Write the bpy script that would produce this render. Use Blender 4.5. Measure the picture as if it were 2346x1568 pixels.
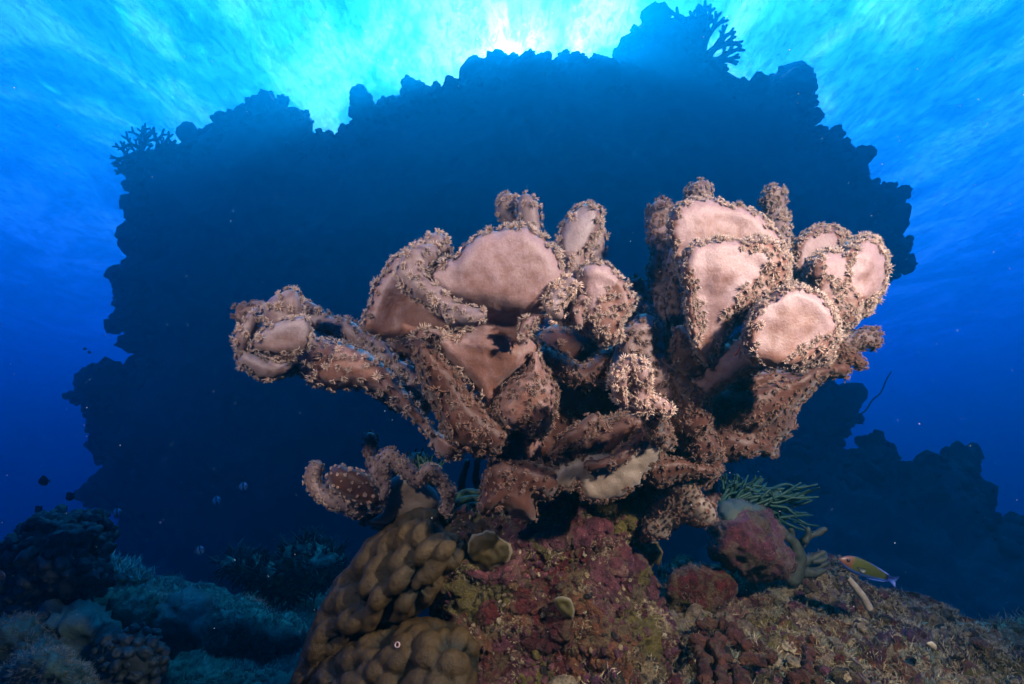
import bpy, math, random
import numpy as np
from mathutils import Vector, noise as mn
from mathutils.geometry import delaunay_2d_cdt

# ------------------------------------------------------------ camera, world, light, exposure
C = bpy.context.scene
for o in list(bpy.data.objects):
    bpy.data.objects.remove(o)
R = math.radians
PITCH = R(15.0)
FPX = 1173.0                       # focal length in the 2346 x 1568 picture
cam_d = bpy.data.cameras.new('camera')
cam_d.lens = 18.0
cam_d.sensor_width = 36.0
cam_d.clip_start = 0.01
cam_d.clip_end = 1000.0
cam = bpy.data.objects.new('camera', cam_d)
C.collection.objects.link(cam)
cam.location = (0, 0, 0)
cam.rotation_euler = (math.pi / 2 + PITCH, 0, 0)
C.camera = cam
C.view_settings.view_transform = 'Standard'
C.view_settings.look = 'None'
C.view_settings.gamma = 1.0
C.view_settings.use_curve_mapping = False
C.view_settings.exposure = 1.45
C.cycles.use_denoising = True
C.cycles.volume_bounces = 0
C.cycles.max_bounces = 6
C.cycles.diffuse_bounces = 2
C.cycles.transparent_max_bounces = 12
C.cycles.use_adaptive_sampling = True
C.cycles.adaptive_threshold = 0.02
C.cycles.sample_clamp_indirect = 4.0

SUN_EL = R(45.4)
SUN_ROT = R(3.0)
SUN_DIR = Vector((math.sin(SUN_ROT) * math.cos(SUN_EL), math.cos(SUN_ROT) * math.cos(SUN_EL), math.sin(SUN_EL)))

world = bpy.data.worlds.new('World')
C.world = world
world.use_nodes = True
nt = world.node_tree
nt.nodes.clear()
def N(t, kind, **kw):
    n = t.nodes.new(kind)
    for k, v in kw.items():
        if k.startswith('i_'):
            n.inputs[int(k[2:])].default_value = v
        else:
            setattr(n, k, v)
    return n
sky = N(nt, 'ShaderNodeTexSky', sky_type='NISHITA')
sky.sun_disc = False
sky.sun_elevation = SUN_EL
sky.sun_rotation = SUN_ROT
tc = N(nt, 'ShaderNodeTexCoord')
dot = N(nt, 'ShaderNodeVectorMath', operation='DOT_PRODUCT')
dot.inputs[1].default_value = SUN_DIR
nrm = N(nt, 'ShaderNodeVectorMath', operation='NORMALIZE')
nt.links.new(tc.outputs['Generated'], nrm.inputs[0])
nt.links.new(nrm.outputs[0], dot.inputs[0])
ramp = N(nt, 'ShaderNodeValToRGB')           # brightness of the sky around the sun
ramp.color_ramp.interpolation = 'EASE'
cr = ramp.color_ramp
def setramp(cr, pts):
    while len(cr.elements) > 1:
        cr.elements.remove(cr.elements[-1])
    cr.elements[0].position = pts[0][0]
    cr.elements[0].color = (*pts[0][1], 1)
    for p, c in pts[1:]:
        e = cr.elements.new(p)
        e.color = (*c, 1)
mr = N(nt, 'ShaderNodeMath', operation='ARCCOSINE')
nt.links.new(dot.outputs['Value'], mr.inputs[0])
mr2 = N(nt, 'ShaderNodeMath', operation='DIVIDE')
mr2.inputs[1].default_value = math.pi
nt.links.new(mr.outputs[0], mr2.inputs[0])
nt.links.new(mr2.outputs[0], ramp.inputs[0])
#WORLDRAMP
setramp(cr, [(0.0, (6.0, 4.5, 4.0)), (0.016, (2.0, 1.7, 1.6)), (0.032, (0.72, 0.90, 0.88)), (0.06, (0.32, 0.66, 0.67)), (0.10, (0.20, 0.55, 0.57)), (0.18, (0.06, 0.36, 0.48)), (0.27, (0.010, 0.18, 0.36)), (0.42, (0.0, 0.035, 0.12)), (1.0, (0.0, 0.003, 0.015))])
bg1 = N(nt, 'ShaderNodeBackground')
bg1.inputs[1].default_value = 0.05
nt.links.new(sky.outputs[0], bg1.inputs[0])
bg2 = N(nt, 'ShaderNodeBackground')
bg2.inputs[1].default_value = 6.2
nt.links.new(ramp.outputs[0], bg2.inputs[0])
addw = N(nt, 'ShaderNodeAddShader')
nt.links.new(bg1.outputs[0], addw.inputs[0])
nt.links.new(bg2.outputs[0], addw.inputs[1])
wo = N(nt, 'ShaderNodeOutputWorld')
nt.links.new(addw.outputs[0], wo.inputs[0])

sun_d = bpy.data.lights.new('sun', 'SUN')
sun_d.energy = 5.0
sun_d.angle = R(2.5)
sun_d.color = (1.0, 0.96, 0.9)
sun = bpy.data.objects.new('sun', sun_d)
C.collection.objects.link(sun)
sun.rotation_euler = (-SUN_DIR).to_track_quat('-Z', 'Y').to_euler()

# the photographer's two flash heads on their arms, above left and above right of the camera
def strobe(loc, aim, power, col=(1.0, 0.84, 0.71), spread=110):
    l = bpy.data.lights.new('flash_head', 'SPOT')
    l.energy = power
    l.color = col
    l.spot_size = R(spread)
    l.spot_blend = 0.9
    l.shadow_soft_size = 0.022
    l.volume_factor = 0.12          # flash scatter in the water turned down, keeping the dark gaps black
    o = bpy.data.objects.new('flash_head', l)
    C.collection.objects.link(o)
    o.location = loc
    o.rotation_euler = (Vector(aim) - Vector(loc)).to_track_quat('-Z', 'Y').to_euler()
    return o
F3 = (0.0, math.cos(PITCH), math.sin(PITCH))
U3 = (0.0, -math.sin(PITCH), math.cos(PITCH))
def P(x, y, d):
    X = (x - 1173.0) / FPX * d
    Y = (784.0 - y) / FPX * d
    return Vector((X, F3[1] * d + U3[1] * Y, F3[2] * d + U3[2] * Y))
def Pn(a):                                    # (n,3) of x, y, depth
    X = (a[:, 0] - 1173.0) / FPX * a[:, 2]
    Y = (784.0 - a[:, 1]) / FPX * a[:, 2]
    return np.stack([X, F3[1] * a[:, 2] + U3[1] * Y, F3[2] * a[:, 2] + U3[2] * Y], 1)
strobe((-0.52, 0.0, 0.42), tuple(P(820, 720, 0.7)), 12.5, spread=62)
strobe((0.62, 0.0, 0.38), tuple(P(1640, 1010, 0.7)), 38.0, spread=96)

# ------------------------------------------------------------ helpers
rng = np.random.default_rng(7)
random.seed(7)
def meta(o, label=None, cat=None, group=None, kind=None):
    if label: o['label'] = label
    if cat: o['category'] = cat
    if group: o['group'] = group
    if kind: o['kind'] = kind
    return o
def empty(name, loc, label=None, cat=None, group=None, kind=None):
    o = bpy.data.objects.new(name, None)
    C.collection.objects.link(o)
    o.location = loc
    o.empty_display_size = 0.02
    return meta(o, label, cat, group, kind)
def mesh_obj(name, verts, faces, mat, parent=None, smooth=True, attrs=None):
    """verts (n,3) numpy; faces list of index arrays or one (m,k) numpy array, or list of such arrays"""
    me = bpy.data.meshes.new(name)
    if isinstance(faces, np.ndarray):
        faces = [faces]
    nl = sum(f.size for f in faces)
    nf = sum(len(f) for f in faces)
    me.vertices.add(len(verts))
    if parent is not None:
        verts = verts - np.array(parent_origin(parent))
    me.vertices.foreach_set('co', np.ascontiguousarray(verts, dtype=np.float32).ravel())
    me.loops.add(nl)
    me.loops.foreach_set('vertex_index', np.concatenate([f.ravel() for f in faces]).astype(np.int32))
    me.polygons.add(nf)
    tot = np.concatenate([np.full(len(f), f.shape[1], dtype=np.int32) for f in faces])
    st = np.concatenate([[0], np.cumsum(tot)[:-1]]).astype(np.int32)
    me.polygons.foreach_set('loop_start', st)
    me.polygons.foreach_set('loop_total', tot)
    me.update(calc_edges=True)
    if smooth:
        me.polygons.foreach_set('use_smooth', np.ones(nf, dtype=bool))
    for k, v in (attrs or {}).items():
        at = me.attributes.new(k, 'FLOAT', 'POINT')
        at.data.foreach_set('value', np.ascontiguousarray(v, dtype=np.float32))
    if mat is not None:
        me.materials.append(mat)
    me.validate()
    o = bpy.data.objects.new(name, me)
    C.collection.objects.link(o)
    if parent is not None:
        o.parent = parent
    return o
def parent_origin(p):
    v = Vector((0, 0, 0))
    while p is not None:
        v += Vector(p.location)
        p = p.parent
    return v
def fnoise(pts, scale, octv=3, seed=0.0, H=0.9):
    out = np.empty(len(pts))
    off = Vector((seed * 7.31, seed * 3.17, seed * 5.93))
    for i, p in enumerate(pts):
        out[i] = mn.fractal(Vector(p) * scale + off, H, 2.1, octv)
    return out
def lumps(pts, scale, seed=0.0, rad=0.8):
    """rounded knobs: 1 at a knob's middle, 0 in the groove between knobs"""
    out = np.empty(len(pts))
    off = Vector((seed * 7.31, seed * 3.17, seed * 5.93))
    for i, p in enumerate(pts):
        d, _ = mn.voronoi(Vector(p) * scale + off)
        out[i] = math.sqrt(max(0.0, 1 - (d[0] / rad) ** 2))
    return out
def drape(m, outline, thick, w=14, wig=6, seed=1.0, sink=0.0015):
    """a thin crust that follows part of the surface m inside an outline given in picture units"""
    poly = wiggle(spline(outline, True, 4), wig, 16, seed)
    d, ins = edge_dist(m['px'], poly)
    ok = (ins & (m['front'] > 0.5))[m['f']].all(1)
    f = m['f'][ok]
    idx, inv = np.unique(f, return_inverse=True)
    inv = inv.reshape(f.shape)
    nr = vnormals(m['v'], m['f'])[idx]
    u = np.clip((d[idx] - 4) / w, 0, 1)
    v = m['v'][idx] + nr * (thick * np.sqrt(u) - sink * (1 - u))[:, None]
    v += nr * (0.0025 * fnoise(v, 60, 3, seed) * u)[:, None]
    n = len(v)
    back = m['v'][idx] - nr * 0.004
    # close it: back sheet and side wall
    e = np.concatenate([inv[:, [0, 1]], inv[:, [1, 2]], inv[:, [2, 0]]])
    key = {}
    for a, b in e: key[(a, b)] = 1
    bd = np.array([(a, b) for (a, b) in key if (b, a) not in key], int).reshape(-1, 2)
    side = np.stack([bd[:, 1], bd[:, 0], bd[:, 0] + n, bd[:, 1] + n], 1)
    return np.concatenate([v, back]), [np.concatenate([inv, inv[:, ::-1] + n]), side], np.concatenate([np.clip(1 - d[idx] / 9, 0, 1), np.ones(n)]), np.concatenate([u, u * 0])
def vnormals(v, tris):
    n = np.zeros_like(v)
    a, b, c = v[tris[:, 0]], v[tris[:, 1]], v[tris[:, 2]]
    fn = np.cross(b - a, c - a)
    for k in range(3):
        np.add.at(n, tris[:, k], fn)
    l = np.linalg.norm(n, axis=1)
    l[l == 0] = 1
    return n / l[:, None]
def spline(pts, closed, step):
    pts = np.array(pts, dtype=float)
    n = len(pts)
    out = []
    rngi = range(n) if closed else range(n - 1)
    for i in rngi:
        if closed:
            p0, p1, p2, p3 = pts[(i - 1) % n], pts[i], pts[(i + 1) % n], pts[(i + 2) % n]
        else:
            p0, p1, p2, p3 = pts[max(i - 1, 0)], pts[i], pts[i + 1], pts[min(i + 2, n - 1)]
        L = np.linalg.norm((p2 - p1)[:2])
        k = max(1, int(round(L / step)))
        for j in range(k):
            t = j / k
            out.append(0.5 * (2 * p1 + (p2 - p0) * t + (2 * p0 - 5 * p1 + 4 * p2 - p3) * t * t + (3 * p1 - p0 - 3 * p2 + p3) * t ** 3))
    if not closed:
        out.append(pts[-1])
    return np.array(out)
def edge_dist(q, poly):
    """distance from each q to the closed polygon, and its inside flag"""
    a = poly
    b = np.roll(poly, -1, 0)
    ab = b - a
    L2 = (ab ** 2).sum(1) + 1e-12
    dmin = np.full(len(q), 1e9)
    ins = np.zeros(len(q), bool)
    for s in range(0, len(q), 2000):
        qq = q[s:s + 2000]
        ap = qq[:, None, :] - a[None]
        t = np.clip((ap * ab[None]).sum(2) / L2[None], 0, 1)
        d = np.linalg.norm(ap - t[..., None] * ab[None], axis=2)
        dmin[s:s + 2000] = d.min(1)
        cond = (a[None, :, 1] > qq[:, None, 1]) != (b[None, :, 1] > qq[:, None, 1])
        with np.errstate(divide='ignore', invalid='ignore'):
            xi = a[None, :, 0] + (qq[:, None, 1] - a[None, :, 1]) * ab[None, :, 0] / (ab[None, :, 1])
        ins[s:s + 2000] = (np.sum(cond & (qq[:, None, 0] < xi), axis=1) % 2) == 1
    return dmin, ins
def wiggle(poly, amp, wl, seed, octv=3):
    """roughen an outline (in picture units) with noise of wavelength wl"""
    nx = np.roll(poly, -1, 0) - np.roll(poly, 1, 0)
    nrm_ = np.stack([nx[:, 1], -nx[:, 0]], 1)
    nrm_ /= (np.linalg.norm(nrm_, axis=1)[:, None] + 1e-9)
    nz = np.array([mn.fractal(Vector((p[0] / wl, p[1] / wl, seed * 3.7)), 0.8, 2.2, octv) for p in poly])
    return poly + nrm_ * (nz * amp)[:, None]

def pillow(outline, d0, tf=0.03, tb=0.03, w=40, s=9, tilt=(0, 0), cup=0.0, cupw=None, wig=(0, 40), amp=0.0, nsc=20, octv=3,
           lump=0.0, lsc=20, seed=1.0, dfun=None, raw=False, stretch=None, prof=0.5):
    """a solid with the given outline (picture units) standing at depth d0: rounded front and back, optional hollow (cup), noise and knobs.
    returns dict(v, f, e, px, front)"""
    poly = np.array(outline, float) if raw else spline(outline, True, s)
    if raw:
        pts = []
        n = len(poly)
        for i in range(n):
            a, b = poly[i], poly[(i + 1) % n]
            k = max(1, int(round(np.linalg.norm(b - a) / s)))
            for j in range(k):
                pts.append(a + (b - a) * j / k)
        poly = np.array(pts)
    if wig[0]:
        poly = wiggle(poly, wig[0], wig[1], seed)
    lo, hi = poly.min(0), poly.max(0)
    xs = np.arange(lo[0], hi[0], s)
    ys = np.arange(lo[1], hi[1], s * 0.87)
    gx, gy = np.meshgrid(xs, ys)
    gx = gx + (np.arange(len(ys)) % 2)[:, None] * s * 0.5
    q = np.stack([gx.ravel(), gy.ravel()], 1)
    q = q + rng.uniform(-0.15, 0.15, q.shape) * s
    e, ins = edge_dist(q, poly)
    m = ins & (e > s * 0.75)
    q, e = q[m], e[m]
    # a ring just inside the edge
    t = np.roll(poly, -1, 0) - np.roll(poly, 1, 0)
    nn = np.stack([t[:, 1], -t[:, 0]], 1)
    nn /= (np.linalg.norm(nn, axis=1)[:, None] + 1e-9)
    rings = []
    for off in (s * 0.25,):
        for sg in (1, -1):
            c = poly + nn * off * sg
            ec, ic = edge_dist(c, poly)
            c = c[ic & (ec > off * 0.8)]
            if len(c): rings.append(c)
    if rings:
        rg = np.concatenate(rings)
        er, _ = edge_dist(rg, poly)
        q = np.concatenate([q, rg])
        e = np.concatenate([e, er])
    nb = len(poly)
    allp = np.concatenate([poly, q])
    res = delaunay_2d_cdt([Vector(p) for p in allp], [], [list(range(nb))], 1, 1e-4)
    vc = np.array([tuple(p) for p in res[0]])
    tris = np.array([list(f) for f in res[2] if len(f) == 3], dtype=int)
    e, _ = edge_dist(vc, poly)
    isb = e < 0.05
    # orient the triangles
    a, b, c = vc[tris[:, 0]], vc[tris[:, 1]], vc[tris[:, 2]]
    cr_ = (b[:, 0] - a[:, 0]) * (c[:, 1] - a[:, 1]) - (b[:, 1] - a[:, 1]) * (c[:, 0] - a[:, 0])
    tris[cr_ > 0] = tris[cr_ > 0][:, ::-1]      # y down: this faces the camera
    cen = poly.mean(0)
    base = d0 + (vc[:, 0] - cen[0]) * tilt[0] + (vc[:, 1] - cen[1]) * tilt[1]
    if dfun is not None:
        base = base + dfun(vc[:, 0], vc[:, 1])
    u = np.clip(e / w, 0, 1)
    prf = (1 - (1 - u) ** 2) ** prof
    cw = cupw or w * 2
    cu = np.clip((e - w * 0.35) / cw, 0, 1)
    cu = cu * cu * (3 - 2 * cu)
    df = base - tf * prf + cup * cu
    db = base + tb * prf
    db = np.maximum(db, df + 0.12 * (tf + tb) * prf)
    idx_back = np.where(isb, np.arange(len(vc)), -1)
    inner = np.where(~isb)[0]
    idx_back[inner] = len(vc) + np.arange(len(inner))
    fr = np.column_stack([vc, df])
    bk = np.column_stack([vc[inner], db[inner]])
    px = np.concatenate([fr, bk])
    v = Pn(px)
    ft = tris
    bt = idx_back[tris][:, ::-1]
    f = np.concatenate([ft, bt])
    ee = np.concatenate([e, e[inner]])
    front = np.concatenate([np.ones(len(vc)), np.zeros(len(inner))])
    if amp or lump:
        nr = vnormals(v, f)
        vv = v if stretch is None else v @ np.array(stretch)
        dsp = np.zeros(len(v))
        if amp: dsp += amp * fnoise(vv, nsc, octv, seed)
        if lump: dsp += lump * (lumps(vv, lsc, seed) - 0.5)
        v = v + nr * dsp[:, None]
    return dict(v=v, f=f, e=ee, px=px[:, :2], front=front)

def tube(path, step=6, seg=14, amp=0.0, nsc=30, seed=1.0, flat=1.0):
    """a limb along (x, y, depth, radius in picture units), closed and rounded at both ends"""
    p = spline(path, False, step)
    c = Pn(p[:, :3])
    r = p[:, 3] * p[:, 2] / FPX
    # rounded ends
    def cap(c0, c1, r0):
        dr = c0 - c1
        dr /= np.linalg.norm(dr) + 1e-9
        return [(c0 + dr * r0 * k, r0 * math.sqrt(max(0.0, 1 - k * k))) for k in (0.35, 0.65, 0.85, 0.96)]
    st = cap(c[0], c[1], r[0])[::-1]
    en = cap(c[-1], c[-2], r[-1])
    cc = np.array([a for a, _ in st] + list(c) + [a for a, _ in en])
    rr = np.array([b for _, b in st] + list(r) + [b for _, b in en])
    n = len(cc)
    tg = np.gradient(cc, axis=0)
    tg /= np.linalg.norm(tg, axis=1)[:, None] + 1e-9
    view = cc / (np.linalg.norm(cc, axis=1)[:, None] + 1e-9)
    a1 = np.cross(tg, view)
    l = np.linalg.norm(a1, axis=1)[:, None]
    a1 = np.where(l > 1e-3, a1 / (l + 1e-9), np.array([1.0, 0, 0]))
    a2 = np.cross(tg, a1)
    th = np.arange(seg) / seg * 2 * math.pi
    v = cc[:, None, :] + rr[:, None, None] * (np.cos(th)[None, :, None] * a1[:, None, :] + flat * np.sin(th)[None, :, None] * a2[:, None, :])
    v = v.reshape(-1, 3)
    i = np.arange(n - 1)[:, None] * seg
    j = np.arange(seg)[None]
    j2 = (j + 1) % seg
    q = np.stack([i + j, i + j2, i + seg + j2, i + seg + j], -1).reshape(-1, 4)
    f = np.concatenate([q[:, [0, 1, 2]], q[:, [0, 2, 3]]])
    # ends
    v = np.concatenate([v, [cc[0] + (cc[0] - cc[1]) * 0.1], [cc[-1] + (cc[-1] - cc[-2]) * 0.1]])
    k0, k1 = n * seg, n * seg + 1
    jj = np.arange(seg)
    f = np.concatenate([f, np.stack([np.full(seg, k0), (jj + 1) % seg, jj], 1), np.stack([np.full(seg, k1), (n - 1) * seg + jj, (n - 1) * seg + (jj + 1) % seg], 1)])
    nr = vnormals(v, f)
    if ((v[:n * seg] - np.repeat(cc, seg, 0)) * nr[:n * seg]).sum() < 0:
        f = f[:, ::-1]
        nr = -nr
    if amp:
        v = v + nr * (amp * fnoise(v, nsc, 3, seed))[:, None]
    cam_side = ((-v) * vnormals(v, f)).sum(1) > -0.1 * np.linalg.norm(v, axis=1)
    # back to picture coordinates
    d = v @ np.array(F3)
    X = v[:, 0] / d * FPX + 1173
    Y = 784 - (v @ np.array(U3)) / d * FPX
    return dict(v=v, f=f, e=np.zeros(len(v)), px=np.stack([X, Y], 1), front=cam_side.astype(float))
def join(*ms):
    o = 0
    out = dict(v=[], f=[], e=[], px=[], front=[])
    for m in ms:
        out['v'].append(m['v']); out['f'].append(m['f'] + o); out['e'].append(m['e']); out['px'].append(m['px']); out['front'].append(m['front'])
        o += len(m['v'])
    return {k: np.concatenate(v) for k, v in out.items()}
def blob(x, y, d, r, sq=(1, 1, 1), amp=0.15, nsc=2.0, seed=1.0, n=20, lump=0.0, lsc=3.0):
    """a knobbly rounded lump; r in metres"""
    c = np.array(P(x, y, d))
    th = np.linspace(0, math.pi, n)
    ph = np.arange(2 * n) / (2 * n) * 2 * math.pi
    T, H = np.meshgrid(th, ph, indexing='ij')
    u = np.stack([np.sin(T) * np.cos(H), np.sin(T) * np.sin(H), np.cos(T)], -1).reshape(-1, 3)
    k = 1 + amp * fnoise(u, nsc, 3, seed)
    if lump: k += lump * (lumps(u, lsc, seed) - 0.5)
    v = c + u * np.array(sq) * r * k[:, None]
    i = np.arange(n - 1)[:, None] * 2 * n
    j = np.arange(2 * n)[None]
    j2 = (j + 1) % (2 * n)
    q = np.stack([i + j, i + 2 * n + j, i + 2 * n + j2, i + j2], -1).reshape(-1, 4)
    f = np.concatenate([q[:, [0, 1, 2]], q[:, [0, 2, 3]]])
    return dict(v=v, f=f, e=np.full(len(v), 99.), px=np.zeros((len(v), 2)), front=np.ones(len(v)))

def scatter(m, spacing, weight=None, seed=3, maxn=100000):
    """points at least `spacing` metres apart on a surface; returns (points, normals, vertex index)"""
    r = np.random.default_rng(seed)
    v, f = m['v'], m['f']
    a, b, c = v[f[:, 0]], v[f[:, 1]], v[f[:, 2]]
    area = 0.5 * np.linalg.norm(np.cross(b - a, c - a), axis=1)
    wv = np.ones(len(v)) if weight is None else weight
    wf = wv[f].mean(1)
    ok = area * (wf > 0.02)
    tot = ok.sum()
    if tot <= 0: return np.zeros((0, 3)), np.zeros((0, 3)), np.zeros(0, int)
    n = int(min(maxn, tot / spacing ** 2 * 5))
    ti = r.choice(len(f), n, p=ok / tot)
    u = r.random((n, 2))
    fl = u.sum(1) > 1
    u[fl] = 1 - u[fl]
    w0 = 1 - u.sum(1)
    p = a[ti] * w0[:, None] + b[ti] * u[:, :1] + c[ti] * u[:, 1:]
    wp = (wv[f[ti]] * np.stack([w0, u[:, 0], u[:, 1]], 1)).sum(1)
    nr = vnormals(v, f)
    nn = (nr[f[ti]] * np.stack([w0, u[:, 0], u[:, 1]], 1)[..., None]).sum(1)
    nn /= np.linalg.norm(nn, axis=1)[:, None] + 1e-9
    keep = []
    grid = {}
    for i in range(n):
        if r.random() > wp[i]: continue
        k = tuple(np.floor(p[i] / spacing).astype(int))
        bad = False
        for dx in (-1, 0, 1):
            for dy in (-1, 0, 1):
                for dz in (-1, 0, 1):
                    for j in grid.get((k[0] + dx, k[1] + dy, k[2] + dz), ()):
                        if ((p[i] - p[j]) ** 2).sum() < spacing ** 2:
                            bad = True
                            break
                    if bad: break
                if bad: break
            if bad: break
        if not bad:
            grid.setdefault(k, []).append(i)
            keep.append(i)
    keep = np.array(keep, int)
    return p[keep], nn[keep], f[ti[keep], 0]
def frames(nn, r):
    """random tangent frames for normals"""
    a = r.normal(size=nn.shape)
    a -= (a * nn).sum(1)[:, None] * nn
    a /= np.linalg.norm(a, axis=1)[:, None] + 1e-9
    return a, np.cross(nn, a), nn
def instance(tmpl, pts, nn, size, seed=5, lean=0.15):
    """merge copies of small template shapes (list of (verts, tris, t)) at points"""
    r = np.random.default_rng(seed)
    n2 = nn + r.normal(size=nn.shape) * lean
    n2 /= np.linalg.norm(n2, axis=1)[:, None] + 1e-9
    a, b, c = frames(n2, r)
    which = r.integers(0, len(tmpl), len(pts))
    V, Fc, T, Q = [], [], [], []
    o = 0
    size = np.broadcast_to(size, (len(pts),))
    rnd = r.random(len(pts))
    for k, (tv, tf_, tt) in enumerate(tmpl):
        s = which == k
        m = s.sum()
        if not m: continue
        v = (tv[None, :, 0:1] * a[s][:, None] + tv[None, :, 1:2] * b[s][:, None] + tv[None, :, 2:3] * c[s][:, None]) * size[s][:, None, None] + pts[s][:, None]
        V.append(v.reshape(-1, 3))
        Fc.append((tf_[None] + (np.arange(m) * len(tv))[:, None, None] + o).reshape(-1, 3))
        T.append(np.tile(tt, m))
        Q.append(np.repeat(rnd[s], len(tv)))
        o += m * len(tv)
    return np.concatenate(V), np.concatenate(Fc), np.concatenate(T), np.concatenate(Q)

# ------------------------------------------------------------ materials
def mat(name, rough=0.7, spec=0.3):
    m = bpy.data.materials.new(name)
    m.use_nodes = True
    t = m.node_tree
    b = t.nodes['Principled BSDF']
    b.inputs['Roughness'].default_value = rough
    b.inputs['Specular IOR Level'].default_value = spec
    return m, t, b
def noise_node(t, scale, detail=5, rough=0.6, vec=None, dist=0.0):
    n = N(t, 'ShaderNodeTexNoise')
    n.inputs['Scale'].default_value = scale
    n.inputs['Detail'].default_value = detail
    n.inputs['Roughness'].default_value = rough
    n.inputs['Distortion'].default_value = dist
    if vec is not None: t.links.new(vec, n.inputs['Vector'])
    return n
def objcoord(t):
    return N(t, 'ShaderNodeNewGeometry').outputs['Position']
def mixc(t, fac, a, b, mode='MIX'):
    m = N(t, 'ShaderNodeMix', data_type='RGBA', blend_type=mode)
    for sock, v in ((m.inputs[0], fac), (m.inputs[6], a), (m.inputs[7], b)):
        if hasattr(v, 'links'): t.links.new(v, sock)
        elif isinstance(v, (int, float)): sock.default_value = v
        else: sock.default_value = (*v, 1)
    return m.outputs[2]
def rampn(t, fac, pts, interp='LINEAR'):
    r = N(t, 'ShaderNodeValToRGB')
    r.color_ramp.interpolation = interp
    setramp(r.color_ramp, pts)
    t.links.new(fac, r.inputs[0])
    return r.outputs[0]
def g(v): return (v, v, v)
def bumpn(t, b, height, strength, dist):
    n = N(t, 'ShaderNodeBump')
    n.inputs['Strength'].default_value = strength
    n.inputs['Distance'].default_value = dist
    t.links.new(height, n.inputs['Height'])
    t.links.new(n.outputs[0], b.inputs['Normal'])
    return n
# ------------------------------------------------------------ water: surface overhead, seabed, haze of the water
ZS = 15.8
def wavy_grid(x0, x1, y0, y1, nx, ny, z, amp, sc, seed=0.0):
    xs = np.linspace(-1, 1, nx); xs = np.sign(xs) * np.abs(xs) ** 1.8
    xs = (x0 + x1) / 2 + xs * (x1 - x0) / 2
    ys = np.linspace(0, 1, ny) ** 1.8 * (y1 - y0) + y0
    X, Y = np.meshgrid(xs, ys)
    v = np.stack([X.ravel(), Y.ravel(), np.zeros(X.size)], 1)
    v[:, 2] = z + amp * fnoise(v, sc, 3, seed)
    i = np.arange(ny - 1)[:, None] * nx + np.arange(nx - 1)[None]
    q = np.stack([i, i + 1, i + nx + 1, i + nx], -1).reshape(-1, 4)
    return v, q
m_water = bpy.data.materials.new('rippled_water_surface')
m_water.use_nodes = True
t = m_water.node_tree
t.nodes.clear()
pos = N(t, 'ShaderNodeNewGeometry').outputs['Position']
def mapping(t, vec, sc, rot=0.0):
    m = N(t, 'ShaderNodeMapping')
    m.inputs['Scale'].default_value = sc
    m.inputs['Rotation'].default_value = (0, 0, rot)
    t.links.new(vec, m.inputs[0])
    return m.outputs[0]
n1 = noise_node(t, 0.17, 8, 0.6, mapping(t, pos, (1.0, 0.75, 1), 0.35), 1.2)
n2 = noise_node(t, 1.5, 7, 0.6, mapping(t, pos, (1.0, 0.55, 1), -0.3), 0.5)
n2.noise_type = 'RIDGED_MULTIFRACTAL'
n2.normalize = True
r1 = rampn(t, n1.outputs[0], [(0.38, (0.05, 0.33, 0.47)), (0.50, (0.13, 0.58, 0.70)), (0.62, (0.62, 0.94, 1.0))])  # bright and dark ripples put into the sheet's tint instead of refraction
r2 = rampn(t, n2.outputs[0], [(0.25, g(0.5)), (0.7, g(1.0))])
n3 = noise_node(t, 3.2, 9, 0.74, mapping(t, pos, (1.0, 0.42, 1), 0.2), 0.6)
r3_ = rampn(t, n3.outputs[0], [(0.40, g(0.56)), (0.50, g(0.93)), (0.62, g(1.2))])
colw = mixc(t, 1.0, mixc(t, 1.0, r1, r2, 'MULTIPLY'), r3_, 'MULTIPLY')
tr = N(t, 'ShaderNodeBsdfTransparent')
t.links.new(colw, tr.inputs[0])
out = N(t, 'ShaderNodeOutputMaterial')
t.links.new(tr.outputs[0], out.inputs[0])
v, q = wavy_grid(-180, 180, -120, 220, 90, 90, ZS, 0.4, 0.2)
meta(mesh_obj('water_surface', v, q, m_water), kind='structure')

m_bed, t, b = mat('deep_seabed_sediment', 0.9, 0.1)
nz = noise_node(t, 0.6, 6, 0.6, objcoord(t))
t.links.new(rampn(t, nz.outputs[0], [(0.3, (0.05, 0.06, 0.055)), (0.7, (0.16, 0.16, 0.13))]), b.inputs[0])
v, q = wavy_grid(-170, 170, -100, 210, 80, 80, -17.0, 2.0, 0.05, 4.0)
meta(mesh_obj('seabed', v, q, m_bed), kind='structure')

bm_v = np.array([(x, y, z) for x in (-140, 140) for y in (-60, 160) for z in (-22.0, 15.2)], float)
bm_f = np.array([(0, 1, 3, 2), (4, 6, 7, 5), (0, 4, 5, 1), (2, 3, 7, 6), (0, 2, 6, 4), (1, 5, 7, 3)])
m_haze = bpy.data.materials.new('blue_sea_water')
m_haze.use_nodes = True
t = m_haze.node_tree
t.nodes.clear()
pv = N(t, 'ShaderNodeVolumePrincipled')
#HAZE
pv.inputs['Color'].default_value = (0.0, 0.38, 0.54, 1)
pv.inputs['Density'].default_value = 0.085
pv.inputs['Anisotropy'].default_value = 0.6
pv.inputs['Absorption Color'].default_value = (0.0, 0.05, 1.0, 1)
out = N(t, 'ShaderNodeOutputMaterial')
t.links.new(pv.outputs[0], out.inputs['Volume'])
meta(mesh_obj('haze', bm_v, bm_f, m_haze, smooth=False), kind='stuff', label='clear blue sea water fading distant reef to blue')

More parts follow.
